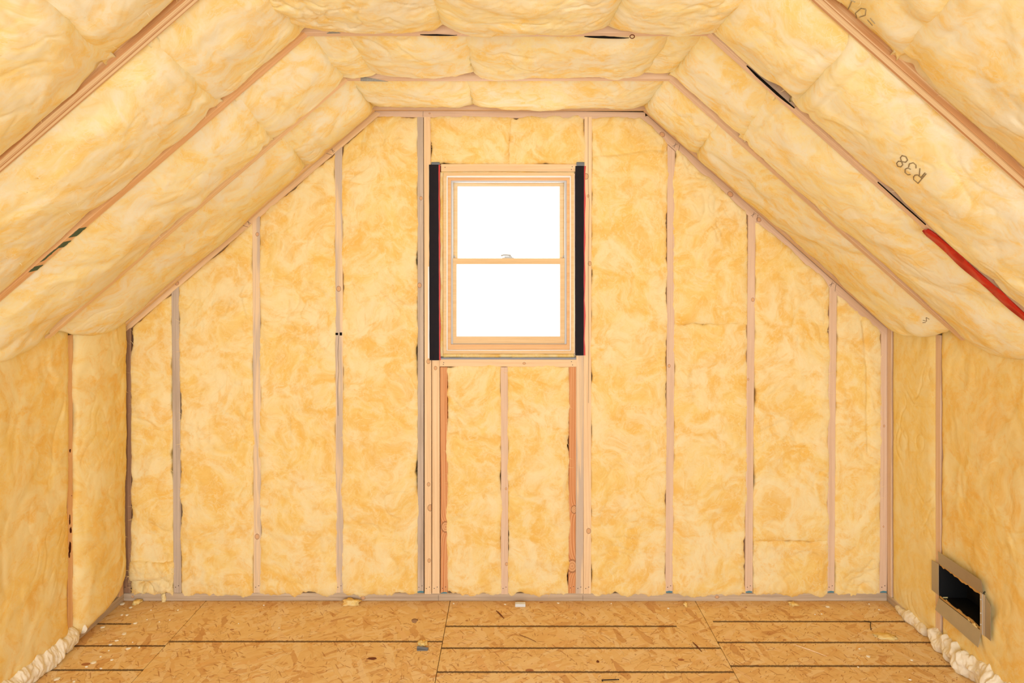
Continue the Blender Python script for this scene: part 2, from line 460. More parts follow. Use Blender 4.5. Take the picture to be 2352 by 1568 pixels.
# ------------------------------------------------------------------ insulation
CELL = 0.0055
BATTS = []
def batt(name, label, org, U, V, fx, fy, W, H, b=0.02, edge=0.02, ev=None, ragl=6.0, ru=0.05, rv=0.05, back=0.10, lump=0.008, fine=0.0022,
         rag=0.006, ragm=0.0, lo=4, rvk=1.0, mat=None, seed=0, crease=0.010, lf=5.0, cell=None, group=None, pu=1.0, folds=(), wisps=40, cat='insulation batt', holes=None):
    """soft batt: local x,y from fx,fy(u,v); local z is outward"""
    U = Vector(U).normalized(); V = Vector(V).normalized(); N = U.cross(V).normalized()
    cl = cell or CELL
    nu = max(8, int(W / cl)); nv = max(8, int(H / cl))
    u, v = np.meshgrid(np.linspace(0, 1, nu + 1), np.linspace(0, 1, nv + 1))
    x = fx(u, v); y = fy(u, v)
    du = np.minimum(u, 1 - u) * W; dv = np.minimum(v, 1 - v) * H
    sx = np.where(u < .5, -1, 1); sy = np.where(v < .5, -1, 1)
    q = seed * 13.37
    prof = lambda d, r: np.sqrt(np.clip(1 - (1 - np.clip(d / r, 0, 1)) ** 2, 0, 1))
    mk = prof(du, ru) ** pu * prof(dv, rv)
    mu = prof(du, ru) ** pu; mv = prof(dv, rv)
    ev_ = edge if ev is None else ev
    h = -edge + (edge + b) * mu
    h = h * mv - ev_ * (1 - mv)
    wx = fbm(x * 4 + q, y * 4, 0 * x + 2.2, 2); wy = fbm(x * 4, y * 4 + q, 0 * x + 5.2, 2)
    ed = np.clip(np.minimum(du, dv) / 0.03, 0, 1)
    h = h + lump * ed * fbm(x * lf + q + wx * .5, y * lf + wy * .5, 0 * x + q * .3, lo) * 1.4
    n1 = pn(x * 6 + q + wx * 1.6, y * 4.2 - q + wy * 1.6, 0 * x + 9.1)
    msk = np.clip(pn(x * 2.3 + q, y * 2.3 + 4, 0 * x + 3.3) * 2 + 0.25, 0, 1)
    h = h - crease * ed * msk * np.exp(-(n1 / 0.07) ** 2)
    n2 = pn(x * 15 + wx * 3 + q, y * 15 + wy * 3, 0 * x + 1.1)
    h = h - crease * 0.12 * ed * np.exp(-(n2 / 0.15) ** 2)
    h = h + fine * fbm(x * 30 + q, y * 26, 0 * x + q, 3)
    for (fa, fb, fd, fw) in folds:      # explicit seams: polyline from fa to fb
        ax, ay = fa; bx, by = fb; L2 = (bx - ax) ** 2 + (by - ay) ** 2
        tt = np.clip(((x - ax) * (bx - ax) + (y - ay) * (by - ay)) / L2, 0, 1)
        dd = np.hypot(x - ax - tt * (bx - ax) + 0.012 * wx, y - ay - tt * (by - ay) + 0.012 * wy)
        h = h - fd * np.exp(-(dd / fw) ** 2)
    wu = np.exp(-du / 0.018); wv = np.exp(-dv / 0.018)
    ragu = rag * (1.6 * fbm(y * ragl + q, sx * 3.7 + q, 0 * x + 4.4, 3) + 0.30 * pn(y * 70, sx * 9.1 + q, 0 * x)) + ragm
    ragv = rag * (1.6 * fbm(x * ragl * 1.6 + q, sy * 3.7 + q, 0 * x + 7.4, 3) + 0.45 * pn(x * 70, sy * 9.1 + q, 0 * x)) + ragm
    x2 = x + sx * ragu * wu + 0.0025 * ed * pn(x * 12 + q, y * 12, h * 12 + 3)
    y2 = y + sy * ragv * np.where(v < .5, rvk, 1.0) * wv + 0.0025 * ed * pn(x * 12 + q, y * 12 + 30, h * 12 + 3)
    V3 = np.stack([x2, y2, h], -1).reshape(-1, 3)
    idx = np.arange((nu + 1) * (nv + 1)).reshape(nv + 1, nu + 1)
    quads = np.stack([idx[:-1, :-1], idx[:-1, 1:], idx[1:, 1:], idx[1:, :-1]], -1).reshape(-1, 4)
    ring = np.concatenate([idx[0, :-1], idx[:-1, -1], idx[-1, :0:-1], idx[:0:-1, 0]])
    rn = len(ring); base = len(V3)
    R = V3[ring]
    cen = R.mean(0)
    B1 = R.copy(); B1[:, 2] = R[:, 2] - 0.02; B1[:, :2] += (R[:, :2] - cen[:2]) / np.linalg.norm(R[:, :2] - cen[:2], axis=1)[:, None] * 0.0
    B2 = R.copy(); B2[:, 2] = -back
    cv = np.array([[cen[0], cen[1], -back]])
    allV = np.concatenate([V3, B1, B2, cv])
    nx = np.roll(np.arange(rn), -1); ar = np.arange(rn)
    s1 = np.stack([ring[nx], ring, base + ar, base + nx], -1)
    s2 = np.stack([base + nx, base + ar, base + rn + ar, base + rn + nx], -1)
    Fq = np.concatenate([quads, s1, s2])
    me = bpy.data.meshes.new(name)
    # quads + back fan triangles
    tri = np.stack([base + rn + nx, base + rn + ar, np.full(rn, base + 2 * rn)], -1)
    loops = np.concatenate([Fq.ravel(), tri.ravel()]).astype(np.int32)
    ls = np.concatenate([np.arange(len(Fq)) * 4, len(Fq) * 4 + np.arange(rn) * 3]).astype(np.int32)
    # wisps: thin curved fibres standing off the surface
    rs = np.random.RandomState(seed + 5)
    wV = []; wF = []
    nb = len(allV)
    for k in range(wisps):
        i = rs.randint(2, nv - 1); j = rs.randint(2, nu - 1) if rs.rand() < .5 else (rs.randint(0, 4) if rs.rand() < .5 else nu - rs.randint(0, 4))
        p = V3[idx[i, j]].copy(); a = rs.rand() * 6.28; L = rs.uniform(.008, .03); ca = rs.uniform(-1.6, 1.6)
        ww = rs.uniform(.0005, .0012); st = nb + len(wV)
        for s in range(5):
            t = s / 4; an = a + ca * t
            wid = ww * (1 - .8 * t)
            off = np.array([-math.sin(an), math.cos(an), 0]) * wid
            wV.append(p + off); wV.append(p - off)
            p = p + np.array([math.cos(an), math.sin(an), 0.25 * math.sin(3.1 * t)]) * L / 4 + np.array([0, 0, .0008])
        for s in range(4):
            c0 = st + 2 * s; wF.append([c0, c0 + 1, c0 + 3, c0 + 2])
    if wV:
        allV = np.concatenate([allV, np.array(wV)])
        wf = np.array(wF, dtype=np.int32)
        ls = np.concatenate([ls, len(loops) + np.arange(len(wf)) * 4]).astype(np.int32)
        loops = np.concatenate([loops, wf.ravel()]).astype(np.int32)
    me.vertices.add(len(allV)); me.vertices.foreach_set('co', allV.astype(np.float32).ravel())
    me.loops.add(len(loops)); me.loops.foreach_set('vertex_index', loops)
    me.polygons.add(len(ls)); me.polygons.foreach_set('loop_start', ls)
    me.polygons.foreach_set('use_smooth', np.full(len(ls), True))
    me.update(calc_edges=True); me.validate()
    o = link(name, me, mat or WOOLW, None, frame_mat(Vector(org), U, V, N))
    tag(o, label, cat, group)
    return o

def px_x(px): return (px - CX) / S
def px_z(py): return H0 - (py - CY) / S

# slope lines on the gable wall (wall pixels)
LTOP, LBOT = (870, 262), (288, 762)
RTOP, RBOT = (1475, 268), (2037, 766)
def slope_z(X):
    """lower edge of the sloped plates as world z for world X"""
    px = X * S + CX
    zl = px_z(LTOP[1] + (LTOP[0] - px) * (LBOT[1] - LTOP[1]) / (LTOP[0] - LBOT[0]) + 3)
    zr = px_z(RTOP[1] + (px - RTOP[0]) * (RBOT[1] - RTOP[1]) / (RBOT[0] - RTOP[0]) + 4)
    return np.minimum(np.minimum(zl, zr), px_z(269))

def wall_batt(label, xlb, xlt, xrb, xrt, yb, yt=None, seed=0, mat=None, **kw):
    """batt on the gable wall from pixel edges (bottom/top x of left and right side, bottom y, top y)"""
    zb = px_z(yb); X0 = px_x((xlb + xrb) / 2)
    if yt is None:
        ztop = lambda X: slope_z(X)
    else:
        ztop = lambda X: 0 * X + px_z(yt)
    zm = float(ztop(np.array(px_x((xlt + xrt) / 2))))
    def fx(u, v):
        a = px_x(xlb) + (px_x(xlt) - px_x(xlb)) * v; bb = px_x(xrb) + (px_x(xrt) - px_x(xrb)) * v
        return a + (bb - a) * u - X0
    def fy(u, v):
        X = fx(u, np.ones_like(v)) + X0
        return (ztop(X) - zb) * v
    kw.setdefault('b', 0.012); kw.setdefault('edge', 0.003); kw.setdefault('ru', 0.045); kw.setdefault('rv', 0.03)
    kw.setdefault('rag', 0.0090); kw.setdefault('ragm', 0.0045); kw.setdefault('ragl', 8.0); kw.setdefault('wisps', 120); kw.setdefault('rvk', 1.8 if yb > 1340 else 0.7); kw.setdefault('lump', 0.007); kw.setdefault('crease', 0.006)
    return batt('insulation_batt', label, (X0, ZW + 0.004, zb), (1, 0, 0), (0, 0, 1), fx, fy,
                abs(px_x(xrb) - px_x(xlb)), zm - zb, seed=seed, mat=mat or WOOLW, group='batts on the gable wall', **kw)

# ================================================================== STRUCTURE
YB = -2.0                      # the attic goes on behind the camera
XL, XR = -1.931, 1.862         # knee wall faces
ZK = 1.355                     # knee wall height
ZC = 2.433                     # underside of ceiling ties
XTL, XTR = -0.682, 0.648       # where the slopes meet the flat ceiling
root = empty('floor', (0, 1.0, -0.02), kind='structure')
seams = [-2.742, -1.524, -0.310, 0.909, 2.127]
pan = []
lnsets = [[(3.486, -2.0, -1.775), (3.285, -2.1, 9), (3.089, -9, 9), (2.886, -9, 9), (2.68, -9, 9)],
          [(3.323, -9, 9), (2.917, -9, 9), (2.51, -9, 9)],
          [(3.463, -9, 0.76), (3.266, -9, 9), (3.074, -9, 9), (2.87, -9, 9), (2.667, -9, 9)],
          [(3.509, 0.94, 9), (3.315, -9, 9), (3.120, -9, 9), (2.917, -9, 9), (2.71, -9, 9)]]
ends = [1.9, 2.4, 1.9, 2.4]
for i in range(4):
    x0, x1 = seams[i] + 0.0015, seams[i + 1] - 0.0015
    for (y0, y1, ln) in ((2.405 if i % 2 else 1.185, ZW + 0.14, lnsets[i]), (YB, 2.402 if i % 2 else 1.182, [])):
        m = MB(); m.box((x0, y0, -0.018), (x1, y1, 0.0))
        m.build('subfloor_panel', osb_mat('strand_board', ln, (x0, x1)), root)
m = MB(); m.box((-2.75, YB, -0.05), (2.15, ZW + 0.16, -0.020)); m.build('floor_joist_deck', M_DARK, root)

# gable wall sheathing with the window opening
YS = ZW + 0.14
wx0, wx1 = px_x(1009), px_x(1327); wz0, wz1 = px_z(823), px_z(390)
m = MB()
m.box((-2.3, YS, -0.05), (wx0, YS + 0.02, 2.9)); m.box((wx1, YS, -0.05), (2.3, YS + 0.02, 2.9))
m.box((wx0, YS, -0.05), (wx1, YS + 0.02, wz0)); m.box((wx0, YS, wz1), (wx1, YS + 0.02, 2.9))
tag(m.build('wall_back', M_SHEATH), kind='structure')
for nm, x0, x1 in (('wall_left', XL - 0.16, XL - 0.14), ('wall_right', XR + 0.14, XR + 0.16)):
    m = MB(); m.box((x0, YB, -0.05), (x1, YS, 1.55)); tag(m.build(nm, M_SHEATH), kind='structure')
# roof deck above the rafters and flat deck above the ties (one ceiling shell)
T = 0.24
def nrm_left():
    d = Vector((XTL - XL, 0, ZC - ZK)).normalized(); return d, Vector((d[2], 0, -d[0]))     # along, into room
def nrm_right():
    d = Vector((XTR - XR, 0, ZC - ZK)).normalized(); return d, Vector((d[2], 0, -d[0])) * -1 if False else Vector((-abs(d[2]), 0, -abs(d[0])))
dL, nL = nrm_left(); dR, nR = nrm_right()
m = MB()
a = Vector((XL, 0, ZK)) - nL * T - dL * 0.3; b = Vector((XTL, 0, ZC)) - nL * T + dL * 0.1
c = Vector((XTR, 0, ZC)) - nR * T + dR * 0.1; d = Vector((XR, 0, ZK)) - nR * T - dR * 0.3
for (p, q) in ((a, b), (c, d)):
    m.prism([Vector((p[0], YB, p[2])), Vector((q[0], YB, q[2])), Vector((q[0], YS, q[2])), Vector((p[0], YS, p[2]))], (0, 0, 0.02))
m.box((b[0] - .12, YB, ZC + T), (c[0] + .12, YS, ZC + T + 0.02))
tag(m.build('ceiling', M_SHEATH), kind='structure')

# ================================================================== RAFTERS AND TIES
RS = 0.6096
YN = [ZW - 0.024 - RS * i for i in range(8)]
rl = {0: 'left rafter tight against the gable wall, above the sloped plate',
      1: 'left rafter first out from the gable wall, nearly hidden between puffy batts',
      2: 'left rafter with green painted marks near its lower end',
      3: 'left laminated rafter with striped layers, nearest the camera at upper left'}
rr = {0: 'right rafter tight against the gable wall, above the sloped plate',
      1: 'right rafter first out from the gable wall, showing as a thin line',
      2: 'right rafter with red tape on its lower end and dark gaps beside it',
      3: 'right laminated rafter with striped layers, nearest the camera at upper right'}
RAF = {}
rl[4] = 'left rafter beyond the upper left corner of the view'; rr[4] = 'right rafter beyond the upper right corner of the view'
for i in range(5):
    w = 0.038 if i < 3 else 0.045
    kk = {0: 'pine', 1: 'pine', 2: 'orange', 3: 'lvl', 4: 'pine'}[i]
    RAF['L', i] = board('rafter', rl[i], 'rafter', Vector((XL, YN[i], ZK)) - dL * 0.12, Vector((XTL, YN[i], ZC)) + dL * (0.0 if i else 0.0), nL, w, 0.22, kk, cut1=0.0, group='sloping rafters')
    kk = {0: 'pink', 1: 'pink', 2: 'pink', 3: 'lvl', 4: 'pink'}[i]
    RAF['R', i] = board('rafter', rr[i], 'rafter', Vector((XR, YN[i], ZK)) - dR * 0.12, Vector((XTR, YN[i], ZC)), nR, w, 0.22, kk, group='sloping rafters')
TIE = {}
tl = {0: 'horizontal ceiling tie directly above the top plate of the gable wall',
      1: 'horizontal ceiling tie, first out from the gable wall',
      2: 'horizontal ceiling tie with a round knot and dark streaks, nearest the camera'}
for i in range(3):
    kn = ()
    y = YN[i]
    ka = 0.0
    # bottom face is the front of the board here
    TIE[i] = board('ceiling_tie', tl[i], 'ceiling tie', (XTL - 0.02, y, ZC), (XTR + 0.02, y, ZC), (0, 0, -1), 0.038, 0.14, 'pink', kn, group='ceiling ties')
# dark streaks and a knot on the vertical face of the near tie
def streak(parent, a, b, hgt, mat, name, Y):
    m = MB(); A = P(a[0], a[1], Y); B = P(b[0], b[1], Y); n = 9; pts = []
    for k in range(n + 1):
        t = k / n; p = A.lerp(B, t); pts.append(p + Vector((0, 0, hgt * (0.25 + 0.75 * math.sin(math.pi * min(1, t * 1.2 + .05)) ** .5) * random.uniform(.6, 1.0) / 2)))
    for k in range(n, -1, -1):
        t = k / n; p = A.lerp(B, t); pts.append(p - Vector((0, 0, hgt * (0.2 + 0.8 * math.sin(math.pi * min(1, t)) ** .5) / 2)))
    m.prism(pts, (0, -0.001, 0)); return m.build(name, mat, parent)
YF2 = YN[2] - 0.0195
streak(TIE[2], (965, 80), (1050, 81), 0.006, M_DARK, 'dark_stain', YF2)
streak(TIE[2], (1342, 84), (1445, 87), 0.009, M_DARK, 'dark_stain', YF2)
m = MB(); cpt = P(1452, 84, YF2); m.tube([cpt + Vector((0.0075 * math.cos(a), -0.0006, 0.006 * math.sin(a))) for a in [k * 2 * math.pi / 16 for k in range(17)]], 0.0016, 6)
m.build('knot_ring', M_SPLINT, TIE[2], smooth=True)

# ================================================================== GABLE WALL FRAMING
FN = (0, -1, 0)
def stud(label, xt, yt, xb, yb, kind, w=0.038, knots=(), cut=0.0, d=0.138, group='studs of the gable wall', name='wall_stud', yoff=0.0, nl=True, cat='stud'):
    """pixel centre x at top/bottom"""
    p0 = P(xb, yb) + Vector((0, yoff, 0)); p1 = P(xt, yt) + Vector((0, yoff, 0))
    L = (p1 - p0).length
    ks = []
    for (py, off, r) in knots:
        ks.append((round((yb - py) / S, 4), off, r))
    o = board(name, label, cat, p0, p1, FN, w, d, kind, ks, cut1=cut, group=group)
    if nl: nails(o, [(0.028, 0.008), (0.035, -0.007)])
    return o
# local y of a board = n x X ; for an upright board facing -Y:  y points to -x (left)
SL, SR = 0.875, 0.885
st = {}
st[1] = stud('leftmost corner stud of the gable wall, greyish and partly hidden by the knee wall batt', 291, 752, 291, 1361, 'dark', cut=SL * -1)
st[2] = stud('short grey weathered stud, second from the left corner', 402, 661, 407, 1361, 'grey', cut=-SL)
st[3] = stud('stud third from the left corner with a round brown knot near its foot', 588, 502, 591, 1361, 'mixed', knots=((1232, 0.0, 0.011), (538, -0.006, 0.008)), cut=-SL)
st[4] = stud('stud fourth from the left corner with a split, a ringed knot and a dark mark', 777, 338, 780, 1361, 'mixed', knots=((663, 0.0, 0.011),), cut=-SL)
st[5] = stud('grey weathered full-height stud left of the window', 965, 268, 966, 1361, 'grey', w=0.030, knots=((455, -0.004, 0.008), (655, 0.004, 0.010)))
st[6] = stud('pine full-height stud carrying the left edge of the window opening', 981, 268, 983, 1364, 'pine', w=0.034, knots=((830, -.004, .009), (1112, -.004, .008), (1166, -.012, .013), (1287, -.006, .008)))
st[7] = stud('pine jack stud under the left end of the window', 1000, 392, 1001, 1364, 'pine', w=0.038, knots=((845, 0.0, .008),), yoff=0.0005)
st[8] = stud('orange fir cripple stud under the left end of the window sill', 1019, 843, 1020, 1364, 'fir', w=0.036, knots=((1210, -0.008, 0.022),), yoff=0.002)
st[9] = stud('pink pine cripple stud under the middle of the window', 1158, 843, 1159, 1364, 'pink', w=0.036, knots=((1122, -.008, .005), (1295, -.010, .007)))
st[10] = stud('orange fir cripple stud under the right end of the window sill', 1315, 843, 1314, 1363, 'fir', w=0.036, knots=((1300, 0.0, .026), (1170, -.010, .016)), yoff=0.002)
st[11] = stud('greyish jack stud under the right end of the window', 1332, 392, 1331, 1364, 'mixed', w=0.038, yoff=0.0005)
st[12] = stud('pine full-height stud with a long crack, carrying the right edge of the window opening', 1351, 268, 1349, 1364, 'pine', w=0.038, knots=((405, .010, .012), (450, 0, .006), (605, -.009, .009), (1219, -.006, .011)))
st[13] = stud('pink stud first to the right of the window', 1542, 340, 1537, 1361, 'pink', knots=((840, .006, .007),), cut=SR)
st[14] = stud('pink stud second to the right of the window with a ringed knot', 1727, 496, 1720, 1361, 'pink', knots=((688, -.008, .008), (871, .012, .005)), cut=SR)
st[15] = stud('short pink stud third to the right of the window', 1914, 668, 1908, 1361, 'pink', cut=SR)
st[16] = stud('rightmost corner stud of the gable wall', 2033, 768, 2029, 1361, 'pink', knots=((978, 0.002, .005), (1209, .002, .004)), cut=SR)
mark(st[4], [((1.29, -0.016), (1.29, -0.004)), ((1.283, -0.016), (1.283, -0.004)), ((1.29, 0.004), (1.283, 0.016)), ((1.283, 0.004), (1.29, 0.016))], M_DARK, 0.008, 'dark_mark')
mark(st[4], [((1.28, 0.0), (1.2, 0.004)), ((1.2, 0.004), (1.1, 0.001)), ((1.1, 0.001), (1.0, 0.007)), ((1.0, 0.007), (.88, 0.004))], M_PENCIL, 0.0014, 'split')
mark(st[12], [((2.37, 0.001), (2.05, 0.0)), ((2.05, 0.0), (1.95, -0.006)), ((1.95, -0.006), (1.6, -0.002)), ((1.6, -.002), (1.25, -0.006)), ((1.25, -.006), (.95, -.004))], M_PENCIL, 0.0012, 'crack')
for k_ in (5, 8, 13, 14, 15, 16):
    mb_ = MB(); o_ = st[k_]; Mx = o_.matrix_basis
    ww = 0.016
    mb_.prism([Mx @ Vector((0.001, -ww, .0003)), Mx @ Vector((0.008, -ww, .0003)), Mx @ Vector((0.010, 0, .0003)), Mx @ Vector((0.006, ww, .0003)), Mx @ Vector((0.001, ww, .0003))], (0, -0.0006, 0))
    mb_.build('blue_end_paint', M_BLUE, o_)

# plates
bp = board('bottom_plate', 'grey weathered plate along the foot of the gable wall', 'wall plate', P(284, 1371), P(2037, 1371), FN, 0.0385, 0.138, 'plate', ((0.045, 0.002, .006), (1.19, -0.004, .009), (2.95, .001, .008)))
mark(bp, [((1.565, -0.017), (1.565, 0.010))]); mark(bp, [((2.283, -0.017), (2.283, 0.009))])
tp = board('top_plate', 'pale pink plate across the top of the gable wall', 'wall plate', P(862, 259), P(1482, 266), FN, 0.038, 0.138, 'pink', ((0.27, 0.0, .004),))
mark(tp, [((0.238, -0.018), (0.238, 0.018))])
sl = board('sloped_plate', 'sloping plate along the left roof line of the gable wall', 'wall plate', P(284, 756), P(866, 258), FN, 0.036, 0.138, 'pine', ((0.35, 0.0, .008),), cut0=0.9, cut1=-0.5)
sr = board('sloped_plate', 'sloping plate with large knots along the right roof line of the gable wall', 'wall plate', P(2040, 768), P(1478, 269), FN, 0.042, 0.138, 'pink', ((1.50, .002, .011), (1.05, 0.0, .012), (.86, 0, .010)), cut0=-0.9, cut1=0.5)
for (o_, x_) in ((sl, 1.35), (sl, .80), (sr, 1.40), (sr, .88), (sr, .36)):
    mark(o_, [((x_, -0.015), (x_ - 0.02, 0.015)), ((x_ + .012, -0.012), (x_ + .022, 0.012)), ((x_ + .022, -0.012), (x_ + .012, 0.012))])

# header and sill of the window opening
hd = board('window_header', 'pale pine board across the top of the window opening', 'window framing', P(1013, 385), P(1324, 385.5), FN, 0.037, 0.138, 'pine')
nails(hd, [(0.02, 0.002), (0.652, 0.006), (0.648, -.008)])
sg = board('window_sill_board', 'pale pine board below the window with nail holes', 'window framing', P(1010, 833), P(1325, 834), FN, 0.038, 0.138, 'pine', ((.42, -.001, .006),))
nails(sg, [(0.02, 0.001), (.655, .008), (.660, -.008), (.018, -.008)])
m = MB(); a = P(1011, 821); b = P(1323, 825); m.box((a[0], ZW - .001, b[2]), (b[0], ZW + .13, a[2]))
tag(m.build('sill_gasket', M_SEAL), 'thin grey gasket strip lying on the board below the window', 'gasket')

# tapes beside the window
def membrane(label, x0t, x1t, x0b, x1b, yt, yb, rside, seed):
    rt = empty('flashing_tape', P((x0t + x1t) / 2, yb, ZW - .004), label, 'flashing tape')
    n = 24; m = MB(); pts = []
    rnd = random.Random(seed)
    L, R_ = [], []
    for k in range(n + 1):
        t = k / n; y = yt + (yb - yt) * t
        L.append(P(x0t + (x0b - x0t) * t + rnd.uniform(-.3, .3), y, ZW - .004 - .002 * math.sin(t * 9 + seed)))
        R_.append(P(x1t + (x1b - x1t) * t + rnd.uniform(-.3, .3), y, ZW - .004 - .002 * math.sin(t * 7 + seed)))
    vs = []; fs = []
    for k in range(n + 1):
        mid = (L[k] + R_[k]) / 2 + Vector((0, -0.0025, 0))
        vs += [L[k], mid, R_[k], R_[k] + Vector((0, .003, 0)), mid + Vector((0, .003, 0)), L[k] + Vector((0, .003, 0))]
    for k in range(n):
        for j in range(6): fs.append([k*6+j, k*6+(j+1) % 6, (k+1)*6+(j+1) % 6, (k+1)*6+j])
    fs.append([0,1,2,3,4,5]); fs.append([n*6+j for j in range(6)][::-1])
    m.add(vs, fs); m.build('black_strip', M_BLACK, rt, smooth=False)
    m = MB(); vs = []; fs = []
    for k in range(n + 1):
        base = R_[k] + Vector((0, .0015, 0)); w_ = 0.0068 + 0.002 * math.sin(k * 1.3 + seed)
        vs += [base, base + Vector((w_, .0, 0)), base + Vector((w_, .002, 0)), base + Vector((0, .002, 0))]
    for k in range(n):
        for j in range(4): fs.append([k*4+j, k*4+(j+1) % 4, (k+1)*4+(j+1) % 4, (k+1)*4+j])
    fs.append([0,1,2,3]); fs.append([n*4+j for j in range(4)][::-1])
    m.add(vs, fs); tag(m.build('red_edge', M_RED, rt), 'bright red edge of the black tape')
    return rt
tpL = membrane('black flashing tape hanging down the left side of the window', 985.5, 1007, 986.5, 1008.5, 378, 827, 1, 1)
m = MB(); a = P(983, 612); b = P(986.2, 822); m.box((a[0], ZW - .0025, b[2]), (b[0], ZW - .0005, a[2])); tag(m.build('white_liner', M_WHITE, tpL), 'white backing paper strip')
tpR = membrane('black flashing tape hanging down the right side of the window', 1321.5, 1341.5, 1322, 1340.5, 381, 816, 1, 2)
for (lbl, x0, x1) in (('small grey metal clip at the top left corner of the window opening', 991, 1010), ('small grey metal clip at the top right corner of the window opening', 1324, 1342)):
    m = MB(); a = P(x0, 373); b = P(x1, 381); m.box((a[0], ZW - .003, b[2]), (b[0], ZW + .0, a[2])); m.box((a[0], ZW - .012, a[2] - .002), (b[0], ZW, a[2]))
    tag(m.build('metal_clip', M_PLASTIC, bevel=.0006), lbl, 'metal clip')

# ================================================================== WINDOW
win = empty('window_1', P(1168, 812, ZW + 0.03), kind='structure')
def ring(name, x0, y0, x1, y1, i0, j0, i1, j1, yf, dep, mat, parent=win, bevel=0.0015):
    """rectangular frame given by outer and inner pixel boxes at front depth yf (offset from wall face)"""
    Y = ZW + yf
    o0, o1 = P(x0, y0, Y), P(x1, y1, Y); q0, q1 = P(i0, j0, Y), P(i1, j1, Y)
    m = MB()
    O = [(o0[0], o1[2]), (o1[0], o1[2]), (o1[0], o0[2]), (o0[0], o0[2])]; I = [(q0[0], q1[2]), (q1[0], q1[2]), (q1[0], q0[2]), (q0[0], q0[2])]
    vs = [Vector((x, Y, z)) for x, z in O] + [Vector((x, Y, z)) for x, z in I] + [Vector((x, Y + dep, z)) for x, z in O] + [Vector((x, Y + dep, z)) for x, z in I]
    fs = []
    for k in range(4):
        l = (k + 1) % 4
        fs += [[k, l, 4 + l, 4 + k], [8 + l, 8 + k, 12 + k, 12 + l], [l, k, 8 + k, 8 + l], [4 + k, 4 + l, 12 + l, 12 + k]]
    m.add(vs, fs)
    return m.build(name, mat, parent, bevel=bevel)
CW = wood('clear'); OW = wood('orange')
jamb = ring('window_frame', 1018, 396, 1319, 812, 1025, 403, 1312, 806, -0.004, 0.12, CW)
ring('white_lit_reveal', 1024.5, 402.5, 1312.5, 806.5, 1028, 407, 1309, 803.5, 0.010, 0.10, M_WHITE, win, 0.0006)  # white ring paints in the brightly lit inner edge of the jamb
ring('inner_stop', 1027.5, 406.5, 1309.5, 804, 1035.5, 414, 1302, 791, 0.022, 0.095, OW, win)
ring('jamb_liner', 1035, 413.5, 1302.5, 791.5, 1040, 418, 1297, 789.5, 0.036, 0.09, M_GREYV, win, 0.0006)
us = ring('upper_sash', 1040, 418, 1297.5, 606, 1050.5, 427.5, 1286, 597, 0.078, 0.035, CW)
ls = ring('lower_sash', 1035.5, 593, 1300, 789, 1048, 606, 1287, 773, 0.042, 0.035, CW)
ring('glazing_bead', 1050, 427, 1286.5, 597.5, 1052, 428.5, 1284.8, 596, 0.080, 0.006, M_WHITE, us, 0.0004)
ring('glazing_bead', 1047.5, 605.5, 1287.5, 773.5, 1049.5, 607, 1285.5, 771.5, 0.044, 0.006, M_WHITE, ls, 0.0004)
for (pr, x0, y0, x1, y1, yf) in ((us, 1050, 427, 1286.5, 597.5, 0.092), (ls, 1047.5, 605.5, 1287.5, 773.5, 0.056)):
    a = P(x0, y0, ZW + yf); b = P(x1, y1, ZW + yf); m = MB(); m.box((a[0], ZW + yf, b[2]), (b[0], ZW + yf + .004, a[2])); m.build('glass_pane', M_GLASS, pr)
# sash lock on the meeting rail
lk = MB(); c0 = P(1167, 593, ZW + 0.055)
lk.box(c0 + Vector((-.030, -.010, 0)), c0 + Vector((.030, .012, .004))); lk.box(c0 + Vector((-.018, -.008, .004)), c0 + Vector((.022, .010, .010)))
lk.tube([c0 + Vector((.012, 0, .010)), c0 + Vector((.012, 0, .015)), c0 + Vector((-.020, -.002, .017)), c0 + Vector((-.036, -.004, .013))], [.006, .005, .0045, .005], 8)
lkn = lk.build('sash_lock', M_GREYV, ls, smooth=False, bevel=.0008)
for xx in (1041, 1292):
    m = MB(); a = P(xx, 592, ZW + .07); m.tube([a, a + Vector((.006, 0, .012)), a + Vector((.012, 0, .001))], .002, 6); m.build('tilt_latch', M_GREYV, ls)
# scraps of wool stuffed around the frame
def gapwool(label, x0, y0, x1, y1, seed):
    a = P(x0, y1); W_ = (x1 - x0) / S; H_ = (y1 - y0) / S
    return batt('insulation_strip', label, (a[0], ZW + .012, a[2]), (1, 0, 0), (0, 0, 1), lambda u, v: u * W_, lambda u, v: v * H_, W_, H_, b=.006, edge=.006, ru=.012, rv=.012,
                back=.06, lump=.004, rag=.002, seed=seed, crease=.006, lf=20, cell=.002, wisps=20, mat=WOOLW, cat='insulation')
gapwool('thin wool strip stuffed between window frame and left tape', 1009, 394, 1018, 820, 301)
gapwool('thin wool strip stuffed under the window frame', 1018, 812, 1320, 822, 302)
gapwool('thin wool strip stuffed above the window frame', 1012, 392, 1320, 397, 303)

# ================================================================== WALL BATTS
wall_batt('narrow wall batt in the left corner bay, upper piece', 299, 302, 394, 393, 990, None, 1, b=.004)
wall_batt('narrow wall batt in the left corner bay, lower long piece', 300, 299, 397, 395, 1300, 986, 2, b=.004)
wall_batt('folded torn wad of insulation at the foot of the left corner bay', 296, 298, 400, 398, 1334, 1288, 3, b=.024, crease=.03, lump=.013, lf=9, rv=.03)
wall_batt('crumpled wad of insulation resting on the plate in the left corner bay', 301, 299, 402, 399, 1364, 1326, 4, b=.020, crease=.03, lump=.013, lf=9, rv=.03)
wall_batt('wall batt in the second bay from the left corner', 418, 411, 583, 579, 1364, None, 5)
wall_batt('wall batt in the third bay from the left corner', 598, 597, 773, 768, 1363, None, 6)
wall_batt('tall wall batt left of the window', 787, 786, 958, 957, 1364, None, 7)
wall_batt('short batt above the window, left half', 991, 991, 1173, 1173, 376, 268, 8, ragm=.003)
